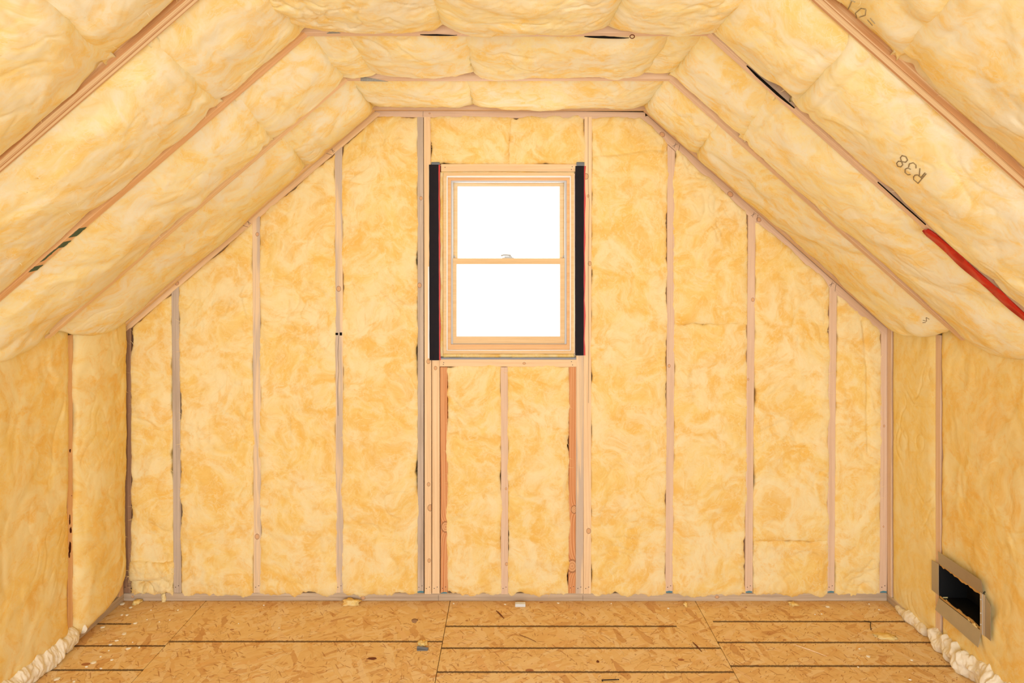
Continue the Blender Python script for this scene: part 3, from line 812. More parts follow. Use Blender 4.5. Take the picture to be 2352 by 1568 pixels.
wall_batt('short batt above the window, right half', 1170, 1170, 1343, 1343, 376, 268, 9, ragm=.003)
wall_batt('wall batt under the window, left half', 1028, 1027, 1151, 1150, 1364, 842, 10)
wall_batt('wall batt under the window, right half', 1168, 1167, 1306, 1307, 1364, 842, 11)
wall_batt('tall wall batt right of the window', 1358, 1360, 1529, 1533, 1364, None, 12, folds=(((-0.19, 2.18), (0.19, 2.21), .010, .010),))
wall_batt('upper wall batt in the second bay right of the window', 1547, 1550, 1713, 1717, 745, None, 13)
wall_batt('lower wall batt in the second bay right of the window', 1545, 1549, 1712, 1716, 1364, 744, 14)
wall_batt('upper wall batt in the third bay right of the window', 1731, 1736, 1902, 1906, 1243, None, 15)
wall_batt('lower short wall batt in the third bay right of the window', 1729, 1731, 1902, 1902, 1365, 1242, 16)
wall_batt('narrow wall batt in the right corner bay', 1918, 1922, 2022, 2026, 1363, None, 17, b=.008, folds=(((.06, .7), (.03, 1.35), .012, .008),))

# ================================================================== KNEE WALLS
def knee_board(label, side, Yc, w=.038, kind='pink', z1=ZK + .01, group='knee wall studs', knots=()):
    X = XL if side < 0 else XR
    return board('knee_wall_stud', label, 'stud', (X, Yc, .038), (X, Yc, z1), (-side, 0, 0), w, .12, kind, knots, group=group)
knee_board('left knee wall stud with dark bark patches near its foot', -1, 3.272, kind='orange')
knee_board('left knee wall stud in the corner against the gable wall', -1, ZW - .022, w=.036, kind='orange')
kr = knee_board('right knee wall stud beside the duct opening', 1, 3.277, kind='pink')
knee_board('right knee wall stud in the corner against the gable wall', 1, ZW - .022, w=.04, kind='pink')
knee_board('left knee wall stud at the left edge of the view', -1, 2.69, kind='pink')
knee_board('right knee wall stud at the right edge of the view', 1, 2.69, kind='pink')
lk_ = [o for o in bpy.data.objects if o.get('label', '').startswith('left knee wall stud with dark')][0]
rnd = random.Random(3)
for (z, y, w_, h_) in ((.86, .004, .012, .018), (.66, -.008, .004, .004), (.56, .006, .010, .05), (.51, 0, .014, .035), (.44, .004, .018, .06), (.41, .010, .012, .03)):
    m = MB(); pts = []
    for k in range(10):
        a_ = k * .628; rr_ = rnd.uniform(.55, 1.1)
        pts.append(lk_.matrix_basis @ Vector((z - .038 + h_ * .5 * math.sin(a_) * rr_, y + w_ * .5 * math.cos(a_) * rr_, .0003)))
    m.prism(pts, (.001, 0, 0)); m.build('bark_patch', plain('dark_bark', lin(74, 26, 14), .8, .1) if 'dark_bark' not in bpy.data.materials else bpy.data.materials['dark_bark'], lk_)
for (lbl, x) in (('plate along the foot of the left knee wall', XL), ('plate along the foot of the right knee wall', XR)):
    s_ = 1 if x < 0 else -1
    board('bottom_plate', lbl, 'wall plate', (x, 1.0, .019), (x, ZW, .019), (s_, 0, 0), .038, .12, 'plate')

def knee_batt(label, side, y0, y1, z0, z1, seed, mat=None, **kw):
    X = XL if side < 0 else XR
    # left: U=+Y?  N must point to +X: U x V with V=+Z -> U=(0,1,0): (0,1,0)x(0,0,1)=(1,0,0)
    U = (0, 1, 0) if side < 0 else (0, -1, 0)
    org = (X, y0 if side < 0 else y1, z0)
    W_ = y1 - y0; H_ = z1 - z0
    kw.setdefault('b', .03); kw.setdefault('edge', .006); kw.setdefault('ru', .05); kw.setdefault('rv', .06); kw.setdefault('lump', .008); kw.setdefault('crease', .002); kw.setdefault('fine', .0007); kw.setdefault('lf', 3); kw.setdefault('lo', 3)
    lift = kw.pop('lift', 0.0)
    return batt('insulation_batt', label, org, U, (0, 0, 1), lambda u, v: u * W_, lambda u, v: v * H_ + lift * u ** 2 * (1 - v) ** 6, W_, H_, seed=seed, mat=mat or WOOLK, group='batts on the knee walls', **kw)
knee_batt('left knee wall batt in the corner beside the gable wall', -1, 3.290, 3.715, .03, 1.42, 31, b=.052, ru=.21, rag=.009, edge=.0, lift=.10)
knee_batt('left knee wall batt nearest the camera, at the left edge of the view', -1, 2.715, 3.246, .05, 1.42, 32, b=.016, rag=.012, ragm=.002)
knee_batt('pale smooth right knee wall batt in the corner beside the gable wall', 1, 3.297, 3.665, .035, 1.42, 33, mat=WOOLP, b=.004, lump=.004, crease=.004, rag=.002, ragm=.004)
# right bay holds the duct box: four pieces around the opening would be wrong, one batt with a cut-out
def duct_batt():
    y0, y1, z0, z1 = 2.715, 3.248, .05, 1.42
    W_ = y1 - y0; H_ = z1 - z0
    o = batt('insulation_batt', 'right knee wall batt nearest the camera, cut around the duct opening', (XR, y1, z0), (0, -1, 0), (0, 0, 1), lambda u, v: u * W_, lambda u, v: v * H_, W_, H_,
             b=.006, edge=.006, ru=.05, rv=.06, lump=.006, lo=3, fine=.0008, crease=.002, seed=34, mat=WOOLK, group='batts on the knee walls', wisps=0)
    me = o.data; bm = bmesh.new(); bm.from_mesh(me)
    kill = []
    for f in bm.faces:
        c = f.calc_center_median(); Yw = y1 - c[0]; z = z0 + c[1]
        j = .006 * math.sin(z * 90) + .005 * math.sin(Yw * 120)
        if c[2] < -.05: kill.append(f); continue
        if 2.945 + j < Yw < 3.30 + j and .225 + j < z < .378 + j: kill.append(f)
    bmesh.ops.delete(bm, geom=kill, context='FACES'); bm.to_mesh(me); bm.free(); me.update()
    return o
duct_batt()

# the next bay towards the camera, just beyond the edges of the view
knee_batt('left knee wall batt one bay nearer the camera, beyond the left edge', -1, 2.105, 2.665, .05, 1.42, 35, cell=.012, wisps=0)
knee_batt('right knee wall batt one bay nearer the camera, beyond the right edge', 1, 2.105, 2.665, .05, 1.42, 36, cell=.012, wisps=0)
# ------------------------------------------------------------------ duct boot
dr = empty('duct_boot', (XR, 3.10, .22), 'open galvanised duct box with bent flanges set in the right knee wall', 'duct')
y0, y1, z0, z1 = 2.955, 3.252, .226, .374
xo = XR - .008
m = MB()
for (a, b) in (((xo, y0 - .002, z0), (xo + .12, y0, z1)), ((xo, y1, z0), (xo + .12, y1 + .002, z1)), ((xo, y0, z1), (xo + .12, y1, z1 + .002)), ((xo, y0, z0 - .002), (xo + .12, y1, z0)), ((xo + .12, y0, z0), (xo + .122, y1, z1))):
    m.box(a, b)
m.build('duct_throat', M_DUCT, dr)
def flange(pts, th, name='flange', label=None):
    m = MB(); m.prism([Vector(p) for p in pts], th); o = m.build(name, M_STEEL, dr, bevel=.0004)
    return tag(o, label) if label else o
xf = xo - .003
flange([(xf, y0 - .012, z1), (xf, y1, z1), (xf - .016, y1 - .022, z1 + .062), (xf - .016, y0 - .022, z1 + .062)], (.0015, 0, 0))
flange([(xf, y0, z0), (xf, y1, z0), (xf - .016, y1, z0 - .052), (xf - .020, y0 - .010, z0 - .060)], (.0015, 0, 0))
flange([(xf, y1, z0 + .01), (xf, y1, z1 - .002), (xf - .002, y1 + .052, z1 - .004), (xf - .002, y1 + .052, z0 + .012)], (.0015, 0, 0))
flange([(xf - .005, y0 - .030, z0 - .005), (xf - .005, y0 - .030, z1 + .004), (xf - .014, y0 - .078, z1 - .012), (xf - .014, y0 - .078, z0 + .0)], (.0015, 0, 0))
m = MB(); m.box((xf - .006, y0 - .030, z0 - .006), (xf - .003, y0, z1 + .006)); m.tube([(xf - .007, y0 - .016, z0 - .006), (xf - .007, y0 - .016, z1 + .006)], .0022, 6)
tag(m.build('folded_seam', plain('bright_steel', lin(212, 206, 196), .35, .5, metal=.6), dr), 'bright folded seam at the near side')
for zz in (z0 + .03, (z0 + z1) / 2, z1 - .02):
    m = MB(); m.tube([(xf - .006, y0 - .006, zz), (xf - .0085, y0 - .006, zz)], .0022, 8); m.build('rivet', M_WHITE, dr)
for (za, zb, sgn) in ((z1, z1 - .012, 1), (z0, z0 + .012, -1)):
    m = MB(); n = 22; top = []; bot = []
    for k in range(n + 1):
        yy = y0 + (y1 - y0) * k / n
        top.append(Vector((xf + .004, yy, za))); bot.append(Vector((xf + .004, yy, za - sgn * random.uniform(.005, .014))))
    m.prism(top + bot[::-1], (.004, 0, 0)); m.build('lining_edge', plain('duct_liner_fibre', lin(204, 160, 96), .9, .1), dr)

# ================================================================== SLOPES AND CEILING BATTS
SLL = (Vector((XTL, 0, ZC)) - Vector((XL, 0, ZK))).length
SLR = (Vector((XTR, 0, ZC)) - Vector((XR, 0, ZK))).length
def slope_batt(label, side, bay, s0, s1, seed, **kw):
    ya, yb = YN[bay] - .019, YN[bay + 1] + .019          # far, near
    W_ = ya - yb; H_ = s1 - s0
    skew = kw.pop('skew', 0.0); skb = kw.pop('skewb', 0.0)
    kw.setdefault('b', .078); kw.setdefault('edge', .018); kw.setdefault('ru', .27); kw.setdefault('pu', 1.7); kw.setdefault('rv', .06); kw.setdefault('back', .16)
    kw.setdefault('lump', .014); kw.setdefault('rag', .007); kw.setdefault('ragm', .0035); kw.setdefault('crease', .0025); kw.setdefault('lf', 2.6); kw.setdefault('ev', .004); kw.setdefault('lo', 2); kw.setdefault('fine', .0009)
    kw.setdefault('mat', WOOL)
    if side < 0:   # N = into room (+x,-z); V = dL (up slope) ; U x V = N
        V = dL; N = nL
    else:
        V = dR; N = nR
    U = V.cross(N)      # U x V = N
    # U is +-Y
    if U[1] > 0: org_y = yb
    else: org_y = ya
    base = Vector((XL if side < 0 else XR, org_y, ZK)) + V * s0
    fx = lambda u, v: u * W_
    arc = kw.pop('arc', 0.0)
    fy = lambda u, v: v * H_ + skew * (u - .5) * v + skb * (u - .5) * (1 - v) + arc * ((2 * u - 1) ** 2 - .35) * (1 - v) ** 8
    return batt('insulation_batt', label, base, U, V, fx, fy, W_, H_, seed=seed, group='batts between the rafters', **kw)
J = 1.31
bn = ['in the bay against the gable wall', 'second bay out from the gable', 'third bay out from the gable', 'bay nearest the camera']
js = {(-1, 0): 1.27, (-1, 1): 1.31, (-1, 2): 1.33, (-1, 3): 1.31, (1, 0): 1.33, (1, 1): 1.30, (1, 2): 1.31, (1, 3): 1.30}
sd = 40
STAMP = {}
for side, nm, SLn in ((-1, 'left', SLL), (1, 'right', SLR)):
    for bay in range(4):
        sd += 1; fr = (random.uniform(-.03, .03), random.uniform(-.03, .03))
        j = js[(side, bay)]
        big = 1.0 + .12 * math.sin(sd * 2.3)
        sk = (-.10 if side < 0 else .10) * (1 if bay % 2 else .7)
        o = slope_batt('long lower batt on %s roof slope, %s' % (nm, bn[bay]), side, bay, .00 if bay else .035, j, sd, arc=.075 if bay else .05, b=.052 * big if bay else .05, skew=sk, folds=(((-.02, j + .05 - .11 - sk * .5 + fr[0]), (.60, j + .05 - .11 + sk * .5 + fr[1]), .009, .013), ((.1, .5 + fr[1] * 4), (.35, .62), .004, .025)))
        STAMP[(side, bay, 0)] = o
        o = slope_batt('short upper batt on %s roof slope, %s' % (nm, bn[bay]), side, bay, j - .025, SLn + .015, sd + 60, b=.052 * big, edge=.024, skewb=sk, folds=(((.05, .12), (.45, .10 + fr[0] * 3), .006, .016),))
        STAMP[(side, bay, 1)] = o

slope_batt('long batt on left roof slope, one bay nearer than the view shows', -1, 4, 0, SLL, 98, cell=.012, wisps=0)
slope_batt('long batt on right roof slope, one bay nearer than the view shows', 1, 4, 0, SLR, 99, cell=.012, wisps=0)
def ceil_batt(label, bay, x0, x1, seed, **kw):
    ya, yb = YN[bay] - .019, YN[bay + 1] + .019
    W_ = x1 - x0; H_ = ya - yb
    kw.setdefault('b', .044); kw.setdefault('edge', .012); kw.setdefault('ev', .040); kw.setdefault('ru', .16); kw.setdefault('ragm', .004); kw.setdefault('rv', .25); kw.setdefault('back', .12)
    kw.setdefault('lump', .012); kw.setdefault('rag', .008); kw.setdefault('crease', .006); kw.setdefault('lf', 3.0); kw.setdefault('lo', 3); kw.setdefault('mat', WOOL)
    # N=-Z : U x V = -Z -> U=+X, V=-Y : (1,0,0)x(0,-1,0) = (0,0,-1)
    return batt('insulation_batt', label, (x0, ya, ZC), (1, 0, 0), (0, -1, 0), lambda u, v: u * W_, lambda u, v: v * H_, W_, H_, seed=seed, group='batts between the ceiling ties', **kw)
ceil_batt('flat ceiling batt next to the gable wall, left half', 0, XTL + .0, -.185, 201, b=.030)
ceil_batt('flat ceiling batt next to the gable wall, right half', 0, -.19, XTR - .0, 202, b=.036)
ceil_batt('small tucked ceiling piece at the left end of the second bay', 1, XTL - .04, -.545, 203, b=.03)
ceil_batt('puffy ceiling batt left of the middle joint in the second bay', 1, -.56, -.150, 204)
ceil_batt('puffy ceiling batt right of the middle joint in the second bay', 1, -.158, .53, 205)
ceil_batt('small tucked ceiling piece at the right end of the second bay', 1, .52, XTR + .04, 206, b=.03)
ceil_batt('left ceiling batt in the third bay, at the top edge of the view', 2, XTL - .04, -.218, 207, b=.048)
ceil_batt('middle ceiling batt in the third bay, at the top edge of the view', 2, -.226, .312, 208, b=.056)
ceil_batt('right ceiling batt in the third bay, at the top edge of the view', 2, .304, XTR + .04, 209, b=.05)
ceil_batt('ceiling batt above the camera side of the nearest tie', 3, XTL - .04, XTR + .04, 210)

# ------------------------------------------------------------------ paint, tape and gaps on rafters
def on_raf(o, px, py):
    """local (x,y) on the bottom face of a rafter for a photo pixel"""
    n = (o.matrix_basis.to_3x3() @ Vector((0, 0, 1)))
    w = ray_plane(px, py, o.matrix_basis.translation, n)
    return o.matrix_basis.inverted() @ w
def paint(o, s0, s1, y0, y1, mat, name, th=.0008, nn=8, jag=.002, tilt=0.0):
    m = MB(); M4 = o.matrix_basis; a = []; b = []
    for k in range(nn + 1):
        t = k / nn; s = s0 + (s1 - s0) * t
        a.append(M4 @ Vector((s + tilt, y0 + random.uniform(-jag, jag) * (0 < k < nn), .0003))); b.append(M4 @ Vector((s, y1 + random.uniform(-jag, jag) * (0 < k < nn), .0003)))
    m.prism(a + b[::-1], M4.to_3x3() @ Vector((0, 0, th))); return m.build(name, mat, o)
r2 = RAF['L', 2]
for (pa, pb, ya, yb) in (((222, 528), (200, 548), -.016, .016), ((190, 558), (170, 572), -.016, .014), ((168, 575), (135, 602), .006, .017), ((126, 612), (112, 624), -.016, .016)):
    s0 = on_raf(r2, *pa)[0]; s1 = on_raf(r2, *pb)[0]
    paint(r2, min(s0, s1), max(s0, s1), ya, yb, M_GREEN, 'green_paint_mark', tilt=.01)
# red tape along the lower end of the right rafter
r2r = RAF['R', 2]
sa = on_raf(r2r, 2085, 528)[0]; sb = on_raf(r2r, 2352, 765)[0]
rt = empty('red_tape', r2r.matrix_basis @ Vector((sa, 0, 0)), 'bright red tape strip running down the underside of the right rafter', 'tape')
m = MB(); nn = 40; vs = []; fs = []
for k in range(nn + 1):
    t = k / nn; s = sa + (sb - sa) * t - .02 * (k == 0) * 0
    wl = .030 if t > .04 else .026
    tw = .004 * math.sin(t * 7) + .001 * math.sin(t * 23)
    M4 = r2r.matrix_basis
    nar = min(1, .5 + t * 12) * (1.0 - .5 * max(0, t - .6) / .4)
    ysgn = 1
    for (yy, zz) in ((-.026 * nar, .004 + .004 * math.sin(t * 19)), (-.008, .009 + .003 * math.sin(t * 27 + 1)), (.006, .006 + .003 * math.sin(t * 31)), (.024 * nar, .009 + .002 * math.sin(t * 17 + 2))):
        vs.append(M4 @ Vector((s, yy + tw * .3, zz)))
    for (yy, zz) in ((.024 * nar, .009), (.006, .005), (-.008, .008), (-.026 * nar, .003)):
        vs.append(M4 @ Vector((s, yy + tw * .3, zz - .0015)))
for k in range(nn):
    for j in range(8): fs.append([k*8+j, k*8+(j+1) % 8, (k+1)*8+(j+1) % 8, (k+1)*8+j])
fs.append(list(range(8))); fs.append([nn*8+j for j in range(8)][::-1])
m.add(vs, fs); m.build('tape_strip', M_RED, rt, smooth=True)

# dark roofing felt showing in gaps beside the right rafter
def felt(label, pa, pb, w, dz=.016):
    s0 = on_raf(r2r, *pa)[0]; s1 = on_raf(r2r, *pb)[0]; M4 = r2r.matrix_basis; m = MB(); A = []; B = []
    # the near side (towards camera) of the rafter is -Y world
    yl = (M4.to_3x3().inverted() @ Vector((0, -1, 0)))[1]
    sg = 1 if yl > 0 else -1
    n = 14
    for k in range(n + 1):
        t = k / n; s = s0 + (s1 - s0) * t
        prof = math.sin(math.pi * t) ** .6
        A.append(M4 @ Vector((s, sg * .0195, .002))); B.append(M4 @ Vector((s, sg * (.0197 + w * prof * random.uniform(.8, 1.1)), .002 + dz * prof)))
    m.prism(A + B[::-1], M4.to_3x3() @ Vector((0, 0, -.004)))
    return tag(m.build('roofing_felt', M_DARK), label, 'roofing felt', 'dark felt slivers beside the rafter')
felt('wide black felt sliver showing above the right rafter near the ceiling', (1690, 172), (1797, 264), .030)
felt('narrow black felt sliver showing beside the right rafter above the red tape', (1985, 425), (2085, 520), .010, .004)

# ------------------------------------------------------------------ ink stamps on wool
def bvh(o):
    me = o.data; M4 = o.matrix_basis
    return BVHTree.FromPolygons([M4 @ v.co for v in me.vertices], [list(p.vertices) for p in me.polygons])
def strokes(o, lines, px, py, ang, size, mat, w=.0022, name='ink_stamp', n=None, pl=None):
    """letters given as polylines in a unit box, laid on the batt by projecting from the camera side"""
    tree = bvh(o); m = MB()
    ca, sa_ = math.cos(ang), math.sin(ang)
    cam0 = Vector((0, 0, H0))
    def hit(x, y):
        ex = px + size * (x * ca - y * sa_); ey = py - size * (x * sa_ + y * ca)
        d = Vector(((ex - CX) / F, 1, -(ey - CY) / F)).normalized()
        h, nn_, i, dd = tree.ray_cast(cam0, d)
        return (h, nn_) if h else None
    for ln in lines:
        pts = []
        for a, b in zip(ln[:-1], ln[1:]):
            k = 7
            for q in range(k + 1): pts.append(hit(a[0] + (b[0] - a[0]) * q / k, a[1] + (b[1] - a[1]) * q / k))
        pts = [p for p in pts if p]
        if len(pts) < 2: continue
        m.tube([p + q * .0006 for p, q in pts], w / 2, 5)
    if m.v: return m.build(name, mat, o)
R_ = [[(0, 0), (0, 1)], [(0, 1), (.45, 1), (.6, .85), (.6, .65), (.45, .5), (0, .5)], [(.3, .5), (.65, 0)], [(.12, 0), (.12, .45)]]
T_ = [[(0, .85), (.15, 1), (.45, 1), (.6, .8), (.5, .58), (.25, .52)], [(.5, .5), (.62, .25), (.45, 0), (.15, 0), (0, .18)]]
E_ = [[(.3, .52), (.08, .65), (.08, .88), (.3, 1), (.52, .88), (.52, .65), (.3, .52), (.02, .35), (.02, .12), (.3, 0), (.58, .12), (.58, .35), (.3, .52)]]
def shift(g, dx): return [[(x + dx, y) for x, y in l] for l in g]
o = STAMP[(1, 2, 0)]
strokes(o, shift(R_, -1.2) + shift(T_, -.3) + shift(E_, .6), 2101, 376, math.radians(140), 29, M_INK, w=.0030)
o = STAMP[(1, 3, 1)]
strokes(o, [[(0, 1), (.5, 1)], [(.25, 1), (.3, .3)], [(.2, .3), (.5, .2)]] + shift([[(.3, 0), (0, .3), (.2, .8), (.55, .9), (.7, .5), (.4, .2)]], .9) + shift([[(.0, .3), (.5, .1)], [(.1, .5), (.6, .3)]], 1.9), 1935, 25, math.radians(-28), 32, M_INK2, w=.0028)
o = STAMP[(1, 0, 0)]
strokes(o, [[(0, 0), (.5, .2), (.1, .6), (.6, .7)], [(.2, -.3), (.5, 0)]], 2120, 735, math.radians(-40), 16, M_INK, w=.0028)

# ================================================================== FOAM
def foam(label, pts, rad, seed, k=40, seg=140, amp=.35):
    pts = [Vector(p) for p in pts]
    # resample
    L = [0]
    for a, b in zip(pts[:-1], pts[1:]): L.append(L[-1] + (b - a).length)
    V = []; n = seg
    for i in range(n + 1):
        s = L[-1] * i / n; j = 0
        while j < len(pts) - 2 and L[j + 1] < s: j += 1
        t = (s - L[j]) / max(1e-6, L[j + 1] - L[j]); p = pts[j].lerp(pts[j + 1], t); r = rad[j] + (rad[j + 1] - rad[j]) * t
        end = min(1, math.sqrt(max(0, 1 - (1 - min(1, i / n * L[-1] / max(r, .02))) ** 2)) + .02) * min(1, math.sqrt(max(0, 1 - (1 - min(1, (1 - i / n) * L[-1] / r)) ** 2)) + .02)
        for q in range(k):
            an = 2 * math.pi * q / k
            V.append((p[0] + r * end * math.cos(an), p[1], p[2] + r * end * math.sin(an)))
    V = np.array(V); A = np.repeat(np.arange(n + 1), k)
    cx = np.repeat(V.reshape(n + 1, k, 3).mean(1), k, axis=0)
    d = V - cx; ln = np.linalg.norm(d, axis=1)[:, None] + 1e-9
    nz = fbm(V[:, 0] * 14 + seed, V[:, 1] * 14, V[:, 2] * 14, 3)[:, None] * amp + \
         .055 * np.abs(np.sin((V[:, 1] * 160 + 3 * fbm(V[:, 0] * 18, V[:, 1] * 9, V[:, 2] * 18 + seed, 2) * 3)))[:, None]
    V = cx + d * (1 + nz)
    V[:, 2] = np.maximum(V[:, 2], .0005)
    idx = np.arange((n + 1) * k).reshape(n + 1, k); nx = np.roll(idx, -1, axis=1)
    Fq = np.stack([idx[:-1], nx[:-1], nx[1:], idx[1:]], -1).reshape(-1, 4)
    o3 = V.mean(0); me = mesh_np('spray_foam_bead', V - o3, Fq)
    bm = bmesh.new(); bm.from_mesh(me); bmesh.ops.holes_fill(bm, edges=[e for e in bm.edges if e.is_boundary], sides=0); bmesh.ops.recalc_face_normals(bm, faces=bm.faces); bm.to_mesh(me); bm.free()
    return tag(link('spray_foam_bead', me, M_FOAM, None, Matrix.Translation(Vector(o3))), label, 'spray foam')
foam('thick cream spray foam bead along the foot of the left knee wall', [(XL - .005, 3.305, .042), (XL - .012, 3.15, .042), (XL - .015, 2.95, .045), (XL - .012, 2.72, .045)], [.046, .050, .052, .055], 1, seg=220)
foam('small cream foam clump at the corner of the left knee wall stud', [(XL + .010, 3.345, .045), (XL + .01, 3.318, .065)], [.022, .026], 2, seg=26)
foam('thin cream spray foam bead at the foot of the right corner batt', [(XR + .002, 3.64, .012), (XR + .004, 3.5, .020), (XR + .006, 3.36, .022)], [.008, .030, .026], 3, seg=120, amp=.5)
foam('ragged cream spray foam bead below the duct opening', [(XR + .006, 3.315, .035), (XR + .008, 3.2, .040), (XR + .004, 3.0, .046), (XR + .000, 2.72, .050)], [.044, .044, .052, .058], 4, seg=220, amp=.6)

# ================================================================== DEBRIS ON THE FLOOR
def blob(name, label, cat, loc, rx, ry, rz, mat, seed, group=None, amp=.35, rot=0.0, lf=2.0, sub=3):
    bm = bmesh.new(); bmesh.ops.create_icosphere(bm, subdivisions=sub, radius=1.0)
    for v in bm.verts:
        c = np.array(v.co); n = float(fbm(np.array([c[0] * lf + seed]), np.array([c[1] * lf]), np.array([c[2] * lf]), 3)[0])
        v.co = v.co * (1 + amp * n)
        v.co = Vector((v.co[0] * rx, v.co[1] * ry, max(v.co[2] * rz, -rz * .35)))
    me = bpy.data.meshes.new(name); bm.to_mesh(me); bm.free()
    me.polygons.foreach_set('use_smooth', np.full(len(me.polygons), True))
    o = link(name, me, mat, None, Matrix.Translation(Vector(loc) + Vector((0, 0, rz * .35))) @ Matrix.Rotation(rot, 4, 'Z'))
    return tag(o, label, cat, group)
def fl(px, py): return on_floor(px, py)
blob('insulation_scrap', 'yellow wool scrap on the floor against the wall plate, left of the window', 'insulation scrap', fl(806, 1387), .040, .022, .018, WOOLW, 1, amp=.7)
blob('insulation_scrap', 'small yellow wool scrap lying on the printed line left of centre', 'insulation scrap', fl(970, 1481), .020, .022, .014, WOOLW, 2, amp=.8)
blob('insulation_scrap', 'flat curved yellow wool scrap on the floor near the right knee wall', 'insulation scrap', fl(2034, 1463), .045, .025, .008, WOOLW, 3, amp=.6, rot=-.2)
blob('insulation_scrap', 'tiny yellow wool scrap by the plate right of the window', 'insulation scrap', fl(1575, 1391), .009, .012, .012, WOOLW, 4, amp=.8)
blob('insulation_scrap', 'tiny pale wool scrap by the plate further right', 'insulation scrap', fl(1822, 1388), .020, .018, .008, WOOLW, 5, amp=.8)
blob('insulation_scrap', 'brownish wool tuft on the floor in the left corner', 'insulation scrap', fl(314, 1385), .018, .020, .012, WOOLW, 6, amp=.8)
blob('insulation_scrap', 'thin wool tuft leaning on the plate in the left corner bay', 'insulation scrap', fl(376, 1381), .010, .010, .030, WOOLW, 7, amp=.8)
m = MB(); c = fl(1195, 1391); m.box((c[0] - .025, c[1] - .012, 0), (c[0] + .025, c[1] + .012, .014)); tag(m.build('foam_block', M_FOAMSHEET, bevel=.001), 'small white block lying against the wall plate below the window', 'block')
m = MB(); c = fl(971, 1491)
pts = [Vector((c[0] - .024 + .048 * k / 6, c[1] + .006 - .012 * k / 6, .006)) for k in range(7)]
m.tube(pts, .006, 10); m.box((c[0] - .024, c[1] - .012, 0), (c[0] + .022, c[1] + .002, .004))
tag(m.build('plastic_clip', M_PLASTIC), 'small grey plastic clip beside the wool scrap left of centre', 'clip')
m = MB(); a = fl(1985, 1427); b = fl(2000, 1434); c_ = fl(2001, 1447)
m.tube([a + Vector((0, 0, .004)), b + Vector((0, 0, .010)), fl(1994, 1430) + Vector((0, 0, .006))], .0015, 6); m.tube([b + Vector((0, 0, .010)), fl(1999, 1440) + Vector((0, 0, .008)), c_ + Vector((0, 0, .003))], .0018, 6)
tag(m.build('black_wire', M_BLACK), 'bent black wire offcut on the floor at right', 'wire')
m = MB(); a = fl(1382, 1563); b = fl(1422, 1562); m.tube([a + Vector((0, 0, .003)), b + Vector((0, 0, .004))], .0018, 6); m.tube([a + Vector((0, 0, .003)), a + Vector((.004, -.006, .002))], .0016, 6)
tag(m.build('black_nail', M_BLACK), 'dark nail lying on the floor at the bottom edge of the view', 'nail')
spl = [((1140, 1403), (1158, 1421), 'reddish splinter on the floor below the window'), ((1193, 1458), (1231, 1474), 'long thin splinter on the floor below and right of the window'),
       ((1591, 1475), (1612, 1497), 'dark splinter on the floor beside the third panel seam'), ((1822, 1480), (1900, 1508), 'long pale splinter on the floor at right')]
for (a, b, lb) in spl:
    A = fl(*a); B = fl(*b); m = MB(); m.tube([A + Vector((0, 0, .002)), (A + B) / 2 + Vector((0, .001, .003)), B + Vector((0, 0, .002))], [.0012, .003 if a[0] != 1193 else .0012, .001], 6)
    tag(m.build('wood_splinter', M_SPLINT if 'pale' not in lb else wood('pine')), lb, 'splinter')
flk = [((855, 1512), .020, .010, 'reddish bark flake on the floor at lower left of centre', M_SPLINT), ((952, 1425), .016, .020, 'grey-brown wood flake on the floor left of the middle seam', wood('dark')),
       ((1373, 1519), .006, .010, 'small dark red bark flake on the floor right of centre', M_SPLINT)]
for (pq, rx, ry, lb, mt) in flk:
    blob('wood_flake', lb, 'wood flake', fl(*pq), rx, ry, .0015, mt, hash(pq) % 97, amp=.5, lf=1.5, sub=2)
# white foam drips
drops = [(281, 1387, 2.6), (300, 1395, 1.8), (280, 1412, 1.4), (292, 1412, 1.7), (236, 1440, 2.4), (311, 1431, 1.8), (285, 1455, 2.6), (268, 1471, 1.4), (254, 1480, 1.5), (295, 1489, 2.3),
         (215, 1521, 2.3), (257, 1515, 1.7), (199, 1531, 1.3), (131, 1559, 2.6), (347, 1401, .8), (390, 1424, .8), (409, 1401, .9), (250, 1494, .9), (231, 1508, 1.0), (232, 1535, 1.0), (320, 1487, 1.0),
         (338, 1423, .7), (366, 1428, .8), (305, 1475, .7), (170, 1565, 1.0), (606, 1390, .9), (1042, 1386, 1.0), (1901, 1393, 2.0), (1872, 1411, 1.0), (1887, 1410, .8), (1996, 1387, .8), (1994, 1507, 1.8),
         (1974, 1490, .8), (1971, 1532, .8), (2094, 1516, 1.2), (2019, 1400, 1.0), (2090, 1561, 1.1), (1160, 1388, .9), (1282, 1385, 1.1), (1535, 1397, 1.3), (1404, 1386, .9), (641, 1442, .7), (548, 1432, .6)]
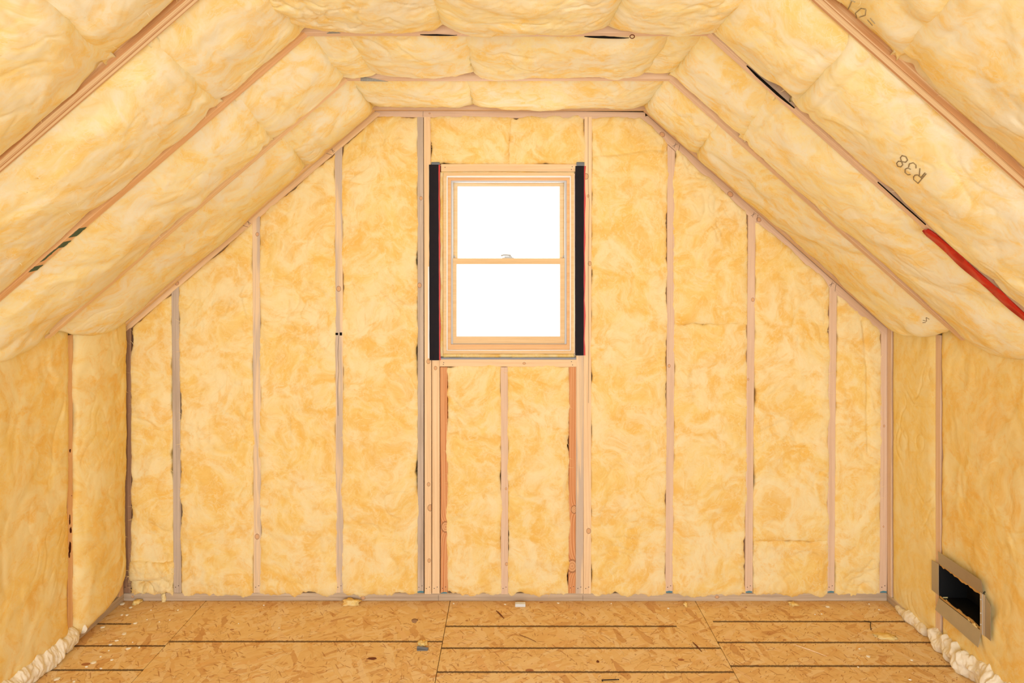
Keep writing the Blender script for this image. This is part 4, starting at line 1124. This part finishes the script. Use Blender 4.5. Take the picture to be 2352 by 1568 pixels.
big = {(281, 1387): 'largest white foam drip, in the left corner of the floor', (236, 1440): 'white foam drip touching the first printed line at left', (285, 1455): 'oval white foam drip below the first printed line at left',
       (295, 1489): 'oval white foam drip just below the second printed line at left', (215, 1521): 'round white foam drip above the third printed line at left', (131, 1559): 'long slanted white foam drip at the lower left corner',
       (1901, 1393): 'oval white foam drip near the plate at right', (1994, 1507): 'oval white foam drip near the right foam bead'}
src = None
def drop_label(x, y):
    X = fl(x, y)[0]; Y = fl(x, y)[1]
    k = sum(X > s_ for s_ in seams[1:4]); pan_ = ('leftmost floor panel', 'second floor panel', 'third floor panel', 'rightmost floor panel')[k]
    ln_ = sorted([l_[0] for l_ in lnsets[k]], reverse=True); n_ = sum(Y < q_ for q_ in ln_)
    w_ = ('behind its first printed line', 'before its second printed line', 'before its third printed line', 'past its third printed line')[min(n_, 3)]
    return 'tiny white foam droplet on the %s, %s' % (pan_, w_)
rd = random.Random(9)
for (x, y, s) in drops:
    lb = big.get((x, y), drop_label(x, y))
    loc = fl(x, y)
    if src is None:
        src = blob('foam_drop', lb, 'foam drop', loc, .009, .011, .004, M_FOAM, 8, amp=.25, group='white foam drips on the floor', sub=2); o = src
        src.scale = (1.3, 1.3, 1.0)
    else:
        o = src.copy(); COL.objects.link(o); o.location = (loc[0], loc[1], .0008); o['label'] = lb
        k = s / 2.0; o.scale = (k * rd.uniform(.8, 1.2), k * rd.uniform(.8, 1.3), .7); o.rotation_euler = (0, 0, rd.uniform(0, 3))
    o['group'] = 'white foam drips on the floor'

# vent baffle glimpses beside the ties
def baffle(label, pts, Y):
    m = MB(); m.prism([P(x, y, Y) for x, y in pts], (0, .003, 0)); tag(m.build('vent_baffle', M_MESH), label, 'vent baffle', 'grey baffle corners')
baffle('grey mesh corner showing above the first ceiling tie at left', [(828, 186), (829, 172), (836, 176), (862, 181), (892, 187)], YN[1] - .021)
baffle('grey mesh corner showing above the near ceiling tie at left', [(750, 77), (760, 70), (772, 70), (782, 76)], YN[2] - .021)
